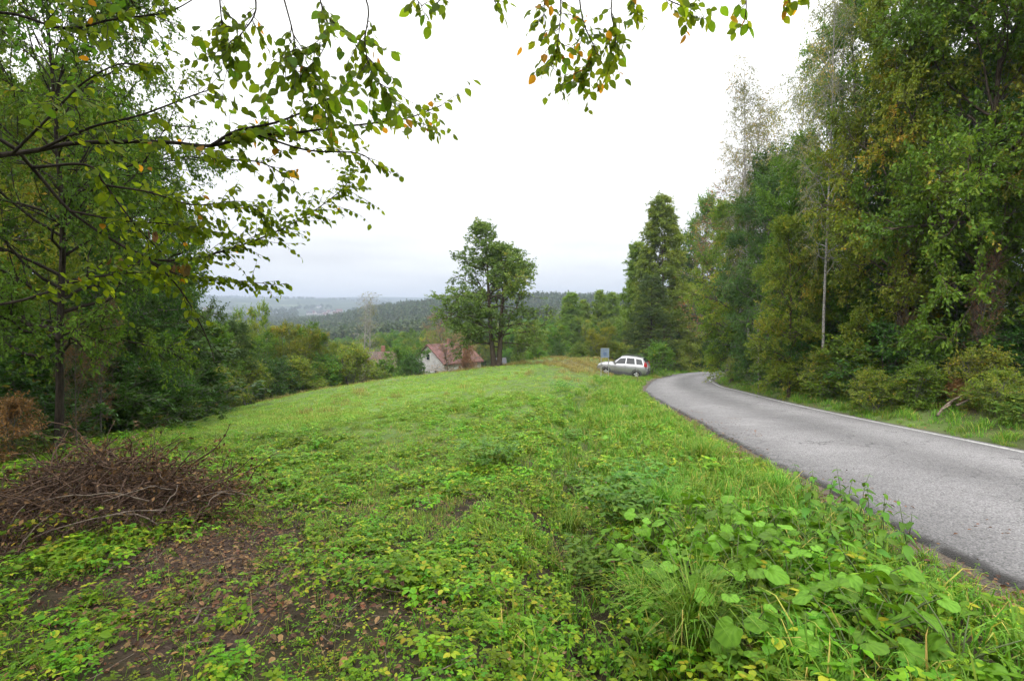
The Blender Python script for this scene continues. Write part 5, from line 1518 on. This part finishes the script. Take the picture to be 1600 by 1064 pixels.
# ------------------------------------------------------------------ tree hanging over the camera
def build_overhang():
    rng = np.random.default_rng(77)
    root_xy = (-5.3, 3.0)
    z0 = gz(*root_xy)
    e = empty('overhanging_tree', (root_xy[0], root_xy[1], z0))
    O = np.array([root_xy[0], root_xy[1], z0])
    def world(pp):
        return catmull(np.array([at(*p) for p in pp]), 5)
    T = catmull(np.array([(0, 0, -.3), (.05, .02, 1.2), (.1, -.05, 2.6), (-.05, .05, 4.2), (.1, .1, 6.0), (.0, .0, 8.0)]), 5)
    tr = np.linspace(.16, .05, len(T)) + .06 * np.exp(-np.linspace(0, 30, len(T)))
    MB().tube(T, tr, 10).build('trunk', M['bark_dark'], e, True)
    E = catmull(np.array([O + (0, 0, 4.6), (-3.4, 3.05, 4.9), (-1.6, 3.2, 5.0), (0.2, 3.4, 4.85), (1.6, 3.7, 4.7), (2.2, 3.9, 4.6)]), 6)
    trunk_at = lambda h: O + (0.05, 0, h)
    limbs = [  # polyline, radii, twigs, twig length, leaves per twig, t range, leaf size
        (np.vstack([trunk_at(2.9), world([(-330, 330, 3.0), (-120, 262, 3.3), (0, 243, 3.5), (60, 235, 3.6), (120, 224, 3.7), (250, 222, 3.8), (330, 228, 3.9), (390, 212, 4.0), (450, 209, 4.05), (520, 200, 4.1), (590, 192, 4.2), (640, 184, 4.3), (690, 165, 4.3)])]), .021, .004, 46, .36, 7, (.36, 1), .08),
        (world([(330, 228, 3.9), (370, 205, 3.9), (430, 192, 3.95), (480, 172, 4.0), (540, 140, 4.05)]), .013, .004, 26, .32, 7, (.15, 1), .088),
        (world([(310, 228, 3.9), (350, 248, 3.95), (410, 255, 4.0), (460, 285, 4.1)]), .009, .003, 12, .3, 6, (.2, 1), .08),
        (world([(400, 210, 3.9), (480, 235, 3.95), (560, 240, 4.0), (590, 262, 4.1)]), .009, .003, 10, .28, 5, (.3, 1), .075),
        (np.vstack([trunk_at(3.9), world([(-200, 120, 3.4), (0, 218, 3.7), (50, 262, 3.9), (110, 330, 4.1), (180, 378, 4.3), (250, 420, 4.5), (283, 455, 4.6), (310, 500, 4.7), (330, 545, 4.8), (335, 568, 4.8)])]), .016, .003, 12, .3, 5, (.45, .8), .075),
        (world([(50, 262, 3.9), (135, 258, 4.0), (165, 290, 4.1), (210, 350, 4.2), (260, 402, 4.3)]), .012, .004, 14, .3, 6, (.2, 1), .075),
        (world([(310, 512, 4.7), (290, 500, 4.7), (320, 525, 4.75), (350, 560, 4.8)]), .005, .002, 0, .2, 4, (.3, 1), .06),
        (np.vstack([trunk_at(1.4), world([(-200, 500, 3.6), (0, 476, 4.0), (70, 458, 4.2), (130, 437, 4.3), (190, 428, 4.4), (250, 425, 4.5)])]), .015, .004, 30, .42, 8, (.35, 1), .07),
        (world([(180, 378, 4.3), (240, 405, 4.5), (300, 404, 4.6), (350, 392, 4.7), (400, 375, 4.8), (440, 358, 4.9), (490, 330, 5.0), (530, 300, 5.1), (548, 280, 5.1)]), .012, .003, 70, .42, 9, (.2, 1), .065),
        (world([(230, 405, 4.5), (280, 430, 4.6), (330, 435, 4.7), (380, 440, 4.8), (435, 445, 4.9)]), .008, .002, 30, .22, 7, (.15, 1), .06),
        (world([(165, 290, 4.1), (230, 300, 4.2), (300, 320, 4.3), (360, 318, 4.4), (410, 330, 4.5)]), .01, .003, 42, .34, 8, (.15, 1), .068),
        (world([(110, 330, 4.1), (190, 345, 4.2), (260, 350, 4.3), (330, 362, 4.4)]), .01, .003, 36, .34, 8, (.1, 1), .068),
        (world([(20, 240, 3.4), (80, 180, 3.4), (130, 130, 3.4), (190, 100, 3.4), (240, 110, 3.5)]), .009, .003, 22, .35, 6, (.1, 1), .07),
        (world([(60, 235, 3.6), (140, 200, 3.6), (220, 180, 3.6), (300, 150, 3.7), (330, 140, 3.7)]), .01, .003, 20, .3, 5, (.1, 1), .072),
        (np.vstack([trunk_at(4.2), world([(-160, 40, 3.2), (0, 20, 3.3), (100, 45, 3.4), (180, 30, 3.4), (260, 20, 3.5), (310, -5, 3.5)])]), .011, .003, 30, .35, 6, (.35, .8), .07),
        (E, .05, .012, 0, .3, 0, (0, 1), .08)]
    for pts, n, L, k, sz in [
            ([(478, -50, 3.4), (500, 0, 3.5), (512, 60, 3.5), (480, 118, 3.55)], 22, .4, 6, .082),
            ([(385, -50, 3.4), (400, 15, 3.45), (372, 60, 3.5), (352, 90, 3.5)], 20, .36, 5, .075),
            ([(545, -50, 3.4), (575, 10, 3.5), (570, 70, 3.5), (585, 120, 3.55), (610, 150, 3.6)], 26, .36, 6, .08),
            ([(430, -50, 3.4), (455, 40, 3.45), (470, 100, 3.5), (515, 165, 3.6)], 22, .4, 6, .082),
            ([(340, -50, 3.4), (345, 20, 3.45), (350, 50, 3.5)], 12, .32, 5, .075),
            ([(868, -60, 3.5), (876, 0, 3.5), (872, 65, 3.55), (862, 105, 3.6)], 18, .26, 6, .072),
            ([(900, -60, 3.5), (910, 30, 3.5), (930, 85, 3.55), (905, 128, 3.6)], 20, .26, 6, .072),
            ([(1000, -60, 3.5), (990, -5, 3.5), (985, 12, 3.55)], 6, .2, 5, .072),
            ([(840, -60, 3.5), (850, 0, 3.5), (848, 40, 3.55)], 8, .24, 5, .07),
            ([(965, -60, 3.5), (955, 15, 3.5), (962, 60, 3.55), (945, 105, 3.6)], 16, .24, 6, .072),
            ([(1010, -60, 3.5), (1030, -10, 3.5), (1068, 12, 3.55), (1082, 28, 3.6)], 10, .2, 5, .08),
            ([(1160, -60, 3.5), (1166, 5, 3.5), (1163, 36, 3.55)], 4, .14, 4, .085),
            ([(1225, -60, 3.5), (1232, -4, 3.5), (1236, 10, 3.55)], 4, .14, 4, .085),
            ([(640, -60, 3.5), (650, -5, 3.5), (662, 12, 3.55)], 5, .16, 5, .085),
            ([(700, -60, 3.5), (690, -5, 3.5), (678, 8, 3.55)], 4, .14, 4, .08),
            ([(772, -60, 3.5), (772, -5, 3.5), (774, 6, 3.55)], 3, .12, 4, .08)]:
        P = world(pts)
        j = int(np.argmin(np.linalg.norm(E[:, :2] - P[0, :2], axis=1)))
        limbs.append((np.vstack([E[j], P]), .007, .002, n, L, k, (.35, 1), sz))
    TW, TR, C, D, SZ, GA = [], [], [], [], [], []
    for P, r0, r1, n, L, k, (ta, tb), sz in limbs:
        rad = np.linspace(r0, r1, len(P))
        MB().tube(P - O, rad, 6).build('branch', M['bark_dark'], e, True)
        if not n: continue
        t = ta + (tb - ta) * (np.arange(n) + rng.random(n)) / n
        c, d = sample(P[None], np.zeros(n, int), t)
        d2 = side_dirs(d, np.radians(rng.uniform(25, 70, n)), .45, rng)
        tw = grow(c, d2, L * rng.uniform(.45, 1.2, n), 4, .18, -.06, rng)
        TW.append(tw); TR.append(np.tile(np.linspace(.0028, .001, 5), (n, 1)))
        for q in range(k):
            tq = np.clip((q + .6 + rng.normal(0, .15, n)) / k, .08, 1)
            cc, dd = sample(tw, np.arange(n), tq)
            sgn = 1 if q % 2 else -1
            side = norm(np.cross(dd, [0, 0, 1.0]) + rng.normal(0, .25, dd.shape))
            C.append(cc); D.append(norm(dd * .55 + side * sgn * .75 + [0, 0, -.6] + rng.normal(0, .2, dd.shape))); SZ.append(sz * 1.0 * rng.uniform(.55, 1.15, n))
            GA.append(np.full(n, 1.0 if P[-1, 0] > -.8 and P[-1, 2] > 3.0 else 0.0))
    TWa, TRa = np.concatenate(TW) - O, np.concatenate(TR)
    V, Q = tubes(TWa, TRa, 4)
    obj('twigs', mesh_np('twigs', V, Q, [M['bark_dark']], True), e)['kind'] = 'stuff'
    C, D, SZ, GA = np.concatenate(C), np.concatenate(D), np.concatenate(SZ), np.concatenate(GA)
    n = len(C)
    nr = norm(rng.normal(size=(n, 3)) * .6 + [0, -.45, .5])
    S = norm(np.cross(D, nr)); U = np.cross(S, D)
    tint = np.clip(rng.random(n) * .85 + .12 * GA, 0, .9)
    tint[rng.random(n) < .012 + .06 * GA] = 1.0
    px, py = to_pix(C[:, 0], C[:, 1], C[:, 2])
    vis = (px > 0) & (px < 1600) & (py > 0) & (py < 900)
    order = np.argsort(-np.where(vis, SZ / C[:, 1], 0))
    big, rest = order[:300], order[300:]
    LM = []
    levels = [.08, .25, .42, .6, .78, .9, 1.0]
    for tv in levels:
        v, q, t3 = oval(1.0, .64, .2, 4, .12)
        LM.append(mesh_np('leaf', v, [q, t3], [M['leaf_over']], True, {'tint': np.full(len(v), tv)}))
    for i in big:
        j = int(np.argmin([abs(tint[i] - a) for a in levels]))
        o = obj('leaf', LM[j], e)
        s = SZ[i]
        m = Matrix(((D[i, 0] * s, S[i, 0] * s, U[i, 0] * s, C[i, 0] - O[0]), (D[i, 1] * s, S[i, 1] * s, U[i, 1] * s, C[i, 1] - O[1]), (D[i, 2] * s, S[i, 2] * s, U[i, 2] * s, C[i, 2] - O[2]), (0, 0, 0, 1)))
        o.matrix_local = m
    v, q, t3 = oval(1.0, .64, .2, 3, .12)
    nv = len(v)
    R_ = rest
    VV = (C[R_] - O)[:, None, :] + SZ[R_][:, None, None] * (v[None, :, 0:1] * D[R_][:, None, :] + v[None, :, 1:2] * S[R_][:, None, :] + v[None, :, 2:3] * U[R_][:, None, :])
    off = (np.arange(len(R_)) * nv)[:, None, None]
    fo = obj('foliage', mesh_np('foliage', VV.reshape(-1, 3), [(q[None] + off).reshape(-1, 4), (t3[None] + off).reshape(-1, 3)], [M['leaf_over']], True, {'tint': np.repeat(tint[R_], nv)}), e)
    fo['kind'] = 'stuff'
    # withered brown bunches still hanging
    for p3, k in (((186, 410, 4.3), 4), ((291, 412, 4.6), 6), ((236, 363, 4.2), 4), ((274, 412, 4.6), 3)):
        c0 = at(*p3) - O
        Cn = np.tile(c0, (k, 1)) + rng.normal(0, .02, (k, 3))
        v2, q2, t2 = leaves(Cn, np.tile([0, 0, -1.0], (k, 1)) + rng.normal(0, .35, (k, 3)), .09, rng, .2, .6, True)
        obj('withered_leaves', mesh_np('withered_leaves', v2, q2, [M['leaf_brown']], False, {'tint': t2 * .6}), e)
    # unseen crown above the picture, added to shade the foreground
    cw, cq, cl, clq, ct = make_tree(np.random.default_rng(90), H=11, r0=.06, clear=.5, nprim=30, R=ROUND, spread=5.0, nsec=9, ntwig=7, twig=.7, lpt=12, leaf=.1, trop=.05)
    obj('upper_branches', mesh_np('upper_branches', cw, cq, [M['bark_dark']], True), e)
    cr = obj('crown', mesh_np('unseen_shade_crown', cl, clq, [M['leaf_mid']], False, {'tint': ct}), e)
    print('OVERHANG LEAVES', n)
    return tag(e, 'tree with oval leaves whose branches hang into the upper picture over the camera', 'tree')
build_overhang()

# ------------------------------------------------------------------ brush pile
def build_brush():
    rng = np.random.default_rng(88)
    cx, cy = -5.4, 6.5
    e = empty('brush_pile', (cx, cy, gz(cx, cy)))
    O = np.array([cx, cy, gz(cx, cy)])
    n = 3000
    a = rng.random(n) * 6.283; r = np.sqrt(rng.random(n))
    X, Y = 1.8 * r * np.cos(a), 1.15 * r * np.sin(a)
    hgt = .95 * np.clip(1 - r ** 1.8, 0, 1) * (.7 + .5 * vnoise(X, Y, .6, 21))
    Z = ground_z(X + cx, Y + cy) - O[2] + hgt * rng.random(n) ** .6
    az = rng.random(n) * 6.283
    D = np.c_[np.cos(az), np.sin(az), rng.normal(.15, .35, n)]
    P = grow(np.c_[X, Y, Z], D, rng.uniform(.25, .95, n), 5, .22, -.03, rng)
    rad = (.002 + .012 * rng.random(n) ** 3)[:, None] * np.linspace(1, .4, 6)
    V, Q = tubes(P, rad, 4)
    tw = obj('dry_twigs', mesh_np('dry_twigs', V, Q, [bark_mat('brush_twig', (0.034, 0.021, 0.015), (0.14, 0.09, 0.062), 15.0, (1, 1, 1), .2)], True), e)
    tw['kind'] = 'stuff'
    i = rng.integers(0, n, 20000)
    C, Dd = sample(P, i, rng.random(len(i)))
    k = rng.random(len(i)) < np.clip(.3 + (C[:, 1] + .2) * .6, .15, 1)
    C, Dd = C[k], Dd[k]
    V, Q, t = leaves(C, side_dirs(Dd, np.radians(rng.uniform(20, 80, len(C))), 1, rng), .06, rng, .3, .6, False)
    m = leaf_mat('bracken_dead', [(0, (.028, .016, .011)), (.6, (.075, .042, .028)), (1, (.16, .092, .058))], trans=.1)
    lv = obj('dead_leaves', mesh_np('dead_leaves', V, Q, [m], False, {'tint': t}), e)
    lv['kind'] = 'stuff'
    # long pale bent canes
    for q in range(16):
        x0, y0 = rng.uniform(-1.5, 1.9), rng.uniform(-1.1, .2)
        zb = gz(cx + x0, cy + y0) - O[2]
        z1 = zb + rng.uniform(.15, .5)
        az = rng.normal(0, .9) + (math.pi if rng.random() < .4 else 0)
        L = rng.uniform(.5, 1.3)
        p = grow(np.array([[x0, y0, z1]]), np.array([[math.cos(az), math.sin(az) - .2, .35]]), np.array([L]), 8, .12, -.1, rng)[0]
        MB().tube(p, np.linspace(.009, .004, 9), 5).build('cane', M['twig_dry'], e, True)
    # creeper leaves growing over its lower edge
    n2 = 240
    x0 = rng.normal(.0, .5, n2); y0 = rng.normal(-.85, .14, n2)
    z0 = ground_z(cx + x0, cy + y0) - O[2] + rng.uniform(.1, .42, n2)
    V, Q, t = leaves(np.c_[x0, y0, z0], norm(rng.normal(size=(n2, 3))), .06, rng, .6, .75, True)
    obj('creeper', mesh_np('creeper', V, Q, [M['leaf_yellow']], False, {'tint': t}), e)
    return tag(e, 'heap of brown dead brushwood at the left below the wood edge', 'brush pile')
build_brush()

# ------------------------------------------------------------------ single plants of the verge
def heart_mesh(name, rng):
    n = 20
    t = np.arange(n) / n * 2 * math.pi
    r = .5 * (1 - .28 * np.exp(-((t - math.pi) / .42) ** 2) * 2.2) * (1 + .05 * np.cos(t * 7 + rng.random() * 6)) * (1 + .1 * np.cos(t))
    x, y = r * np.cos(t) + .32, r * np.sin(t)
    z = -.28 * ((x - .2) ** 2 + y ** 2) + .05 * np.cos(3 * t + rng.random() * 6) + .05 * np.abs(y)
    inner = .5
    xi, yi = (x - .1) * inner + .1, y * inner
    zi = z * .25 + .02 * np.cos(5 * t + 1)
    V = np.vstack([[.06, 0, -.01], np.c_[xi, yi, zi], np.c_[x, y, z]])
    a = np.arange(n); b = (a + 1) % n
    T = np.c_[np.zeros(n, int), 1 + a, 1 + b]
    Q = np.c_[1 + a, 1 + n + a, 1 + n + b, 1 + b]
    vn = np.r_[1.0, (np.arange(n) % 2 == 0) * .8, (np.arange(n) % 2 == 0) * .55]
    return mesh_np(name, V, [Q, T], [M['broad']], True, {'vein': vn})
HEART = [heart_mesh('broad_leaf', np.random.default_rng(140 + k)) for k in range(4)]
def plant_spots(poly, n, gap, rng, dmin=1.3):
    G = ground_poly(poly)
    lo, hi = G.min(0), G.max(0)
    out = []
    for _ in range(6000):
        p = rng.uniform(lo, hi)
        if in_poly(G, np.array([p[0]]), np.array([p[1]]))[0] and all(np.hypot(*(p - q)) > gap for q in out) and off_road(p[:1], p[1:], .3)[0]:
            out.append(p)
            if len(out) >= n: break
    return out
prng = np.random.default_rng(150)
ORD = ['first', 'second', 'third', 'fourth', 'fifth', 'sixth', 'seventh', 'eighth', 'ninth', 'tenth', 'eleventh', 'twelfth']
def in_rows(spots, names):
    """order plants into rows by distance; yields (x, y, row name, place in the row)"""
    sp = sorted([tuple(p) for p in spots], key=lambda p: p[1])
    k = math.ceil(len(sp) / len(names))
    for r_, nm in enumerate(names):
        for j, p in enumerate(sorted(sp[r_ * k:(r_ + 1) * k], key=lambda p: p[0] / p[1])):
            yield p[0], p[1], nm, ORD[j]
def broad_plant(x, y, label, grp, rng, n=10, size=.125, h=.24):
    e = empty('broad_leaf_plant', (x, y, gz(x, y)), rng.random() * 6.28)
    st = MB()
    for k in range(n):
        az = k * 2.4 + rng.normal(0, .3)
        r = rng.uniform(.06, .24) * h / .24
        hh = h * rng.uniform(.5, 1.2)
        tip = np.array([r * math.cos(az), r * math.sin(az), hh])
        st.tube(catmull(np.array([(0, 0, -.03), tip * [.4, .4, .6], tip]), 3), np.linspace(.005, .003, 7), 5, False)
        o = obj('leaf', HEART[int(rng.integers(4))], e)
        s = size * rng.uniform(.6, 1.25)
        o.location = tip; o.scale = (s, s, s)
        o.rotation_euler = (rng.normal(0, .28), rng.normal(.35, .3), az + rng.normal(0, .4))
    st.build('stem', M['stem'], e, True)
    return tag(e, label, 'plant', grp)
for x, y, row, nth in in_rows(plant_spots([(965, 880), (1110, 815), (1270, 850), (1420, 980), (1530, 1064), (1150, 1064), (1010, 930)], 38, .22, prng), ['front row', 'second row', 'third row', 'fourth row']):
    broad_plant(x, y, '%s broad heart-leaved plant from the left in the %s of the roadside bank' % (nth, row), 'broad-leaved plants of the roadside bank', prng)
for x, y, row, nth in in_rows(plant_spots([(930, 700), (1010, 690), (1060, 770), (980, 810), (920, 770)], 9, .35, prng), ['nearer', 'farther']):
    broad_plant(x, y, '%s from the left of the %s small broad-leaved plants up by the ditch' % (nth, row), 'broad-leaved plants by the ditch', prng, 7, .1, .2)
for x, y, row, nth in in_rows(plant_spots([(850, 1000), (960, 960), (990, 1064), (800, 1064)], 4, .3, prng), ['bottom']):
    broad_plant(x, y, '%s from the left of four low round-leaved plants at the %s picture edge' % (nth, row), 'round-leaved plants at the bottom edge', prng, 5, .08, .1)
NET = []
for tv in (.2, .5, .8):
    v, q, t3 = oval(1.0, .5, .2, 4, .35)
    NET.append(mesh_np('nettle_leaf', v, [q, t3], [M['nettle']], True, {'tint': np.full(len(v), tv)}))
def nettle(x, y, rng, h=.55):
    e = empty('nettle', (x, y, gz(x, y)), rng.random() * 6.28)
    hh = h * rng.uniform(.7, 1.15)
    P = grow(np.array([[0, 0, -.03]]), np.array([[rng.normal(0, .12), rng.normal(0, .12), 1]]), np.array([hh]), 6, .05, 0, rng)
    MB().tube(P[0], np.linspace(.005, .002, 7), 5).build('stem', M['stem'], e, True)
    for k in range(7):
        t = .25 + .72 * k / 6
        c, d = sample(P, np.array([0]), np.array([t]))
        for s in (0, 1):
            o = obj('leaf', NET[int(rng.integers(3))], e)
            sz = (.13 - .08 * (k / 6) ** 2) * rng.uniform(.8, 1.15)
            o.location = c[0]; o.scale = (sz, sz, sz)
            o.rotation_euler = (rng.normal(0, .15), rng.uniform(.0, .5), k * 1.57 + s * math.pi + rng.normal(0, .2))
    return tag(e, 'upright nettle with pointed leaves in the patch next to the asphalt edge', 'plant', 'nettles beside the asphalt')
for x, y, row, nth in in_rows(plant_spots([(1240, 800), (1330, 800), (1440, 870), (1480, 930), (1340, 920), (1260, 860)], 22, .14, prng), ['front', 'middle', 'back']):
    nettle(x, y, prng)['label'] = '%s upright nettle from the left in the %s of the patch by the asphalt' % (nth, row)
def tussock(px, py, label, n, h, rng, tone=0.0):
    p = ground_at(px, py)
    e = empty('grass_tussock', tuple(p))
    o = obj('blades', blade_mesh('tussock_blades', n, h, .11, 'grass_long', rng, .0035, 1.15, tone), e)
    o['kind'] = 'stuff'
    o2 = obj('dead_blades', blade_mesh('tussock_dead_blades', n // 6, h * .55, .12, 'grass_dry', rng, .003, 1.3), e)
    o2['kind'] = 'stuff'
    return tag(e, label, 'grass tussock', 'grass tussocks')
tussock(1085, 1010, 'big arching grass tussock at the bottom of the roadside bank', 420, .42, prng)
tussock(1010, 960, 'smaller grass tussock left of the big arching one', 220, .3, prng)
tussock(890, 835, 'grass tussock on the rim of the ditch in the middle', 240, .3, prng)
tussock(1035, 800, 'grass tussock among the verge plants beyond the broad leaves', 260, .34, prng)
tussock(1100, 720, 'tall grass tussock halfway up the verge', 260, .36, prng)
tussock(1215, 775, 'grass tussock close to the asphalt above the nettles', 220, .3, prng)
def clump(px, py, label, n, spread, h, leaf):
    p = ground_at(px, py)
    e = empty('weed_clump', tuple(p))
    o = obj('foliage', weed_mesh('clump_foliage', prng, n, spread, h, leaf, 3, 'nettle'), e)
    o['kind'] = 'stuff'
    return tag(e, label, 'plant')
clump(765, 728, 'dark green bushy weed clump in the middle of the bright weeds', 150, .55, .42, .07)
clump(975, 815, 'dark bramble clump hanging over the ditch', 130, .45, .38, .075)
clump(930, 905, 'dark leafy clump on the ditch slope below the tussock', 90, .3, .3, .06)
clump(905, 770, 'dark leafy clump in the ditch beside the bright weeds', 90, .35, .28, .06)
clump(1000, 770, 'dark bramble clump on the road side of the ditch', 110, .4, .32, .065)
clump(905, 690, 'small dark clump in the ditch farther up', 80, .4, .3, .06)
clump(880, 612, 'small dark weed clump near the crest above the ditch', 90, .6, .4, .09)

# ------------------------------------------------------------------ sticks
def stick(name, a, b, r, label, mat='twig_dry', grp=None):
    a, b = np.array(a), np.array(b)
    m = (a + b) / 2 + [0, 0, .04]
    P = catmull(np.array([a, a * .6 + b * .4 + [0, .03, .03], m, b]), 4)
    o = MB().tube(P - a, np.linspace(r, r * .55, len(P)), 6).build(name, M[mat], None, True)
    o.location = tuple(a)
    return tag(o, label, 'stick', grp)
def gp(px, py, dz=.03):
    p = ground_at(px, py); return p + [0, 0, dz]
stick('fallen_stick', gp(166, 897), gp(212, 896), .016, 'short pale stick lying on the bare soil')
stick('fallen_stick', gp(300, 985), gp(322, 955), .008, 'thin grey stick on the bare soil near the bottom')
for (a, b, lab) in [(((1476, 12.8, .15)), (1520, 12.9, .5), 'leaning grey fallen branch on the right bank'), ((1470, 12.6, .1), (1490, 12.7, .25), 'short fallen branch low on the right bank'),
                    ((1530, 12.9, .45), (1580, 13.2, .6), 'long fallen branch on the right bank near the picture edge'), ((1500, 12.7, .2), (1555, 13.0, .35), 'brown fallen branch below the long one on the right bank')]:
    q = []
    for (px, d, dz) in (a, b):
        x = (px - 800) / 800 * d
        q.append(np.array([x, d, gz(x, d) + dz]))
    stick('fallen_branch', q[0], q[1], .03, lab, 'twig_dry', 'fallen branches on the right bank')

# ------------------------------------------------------------------ haze
hm, hnt, hout = new_mat('haze')
hv = N(hnt, 'ShaderNodeVolumePrincipled')
hv.inputs['Color'].default_value = (0.5, 0.59, 0.74, 1)
hv.inputs['Density'].default_value = 0.0004
hv.inputs['Anisotropy'].default_value = 0.0
hnt.links.new(hv.outputs[0], hout.inputs['Volume'])
hz = MB().box((0, 2575, 76), (10300, 5350, 224)).build('haze', hm)
tag(hz, 'thin pale haze hanging over the valley', 'haze', None, 'stuff')
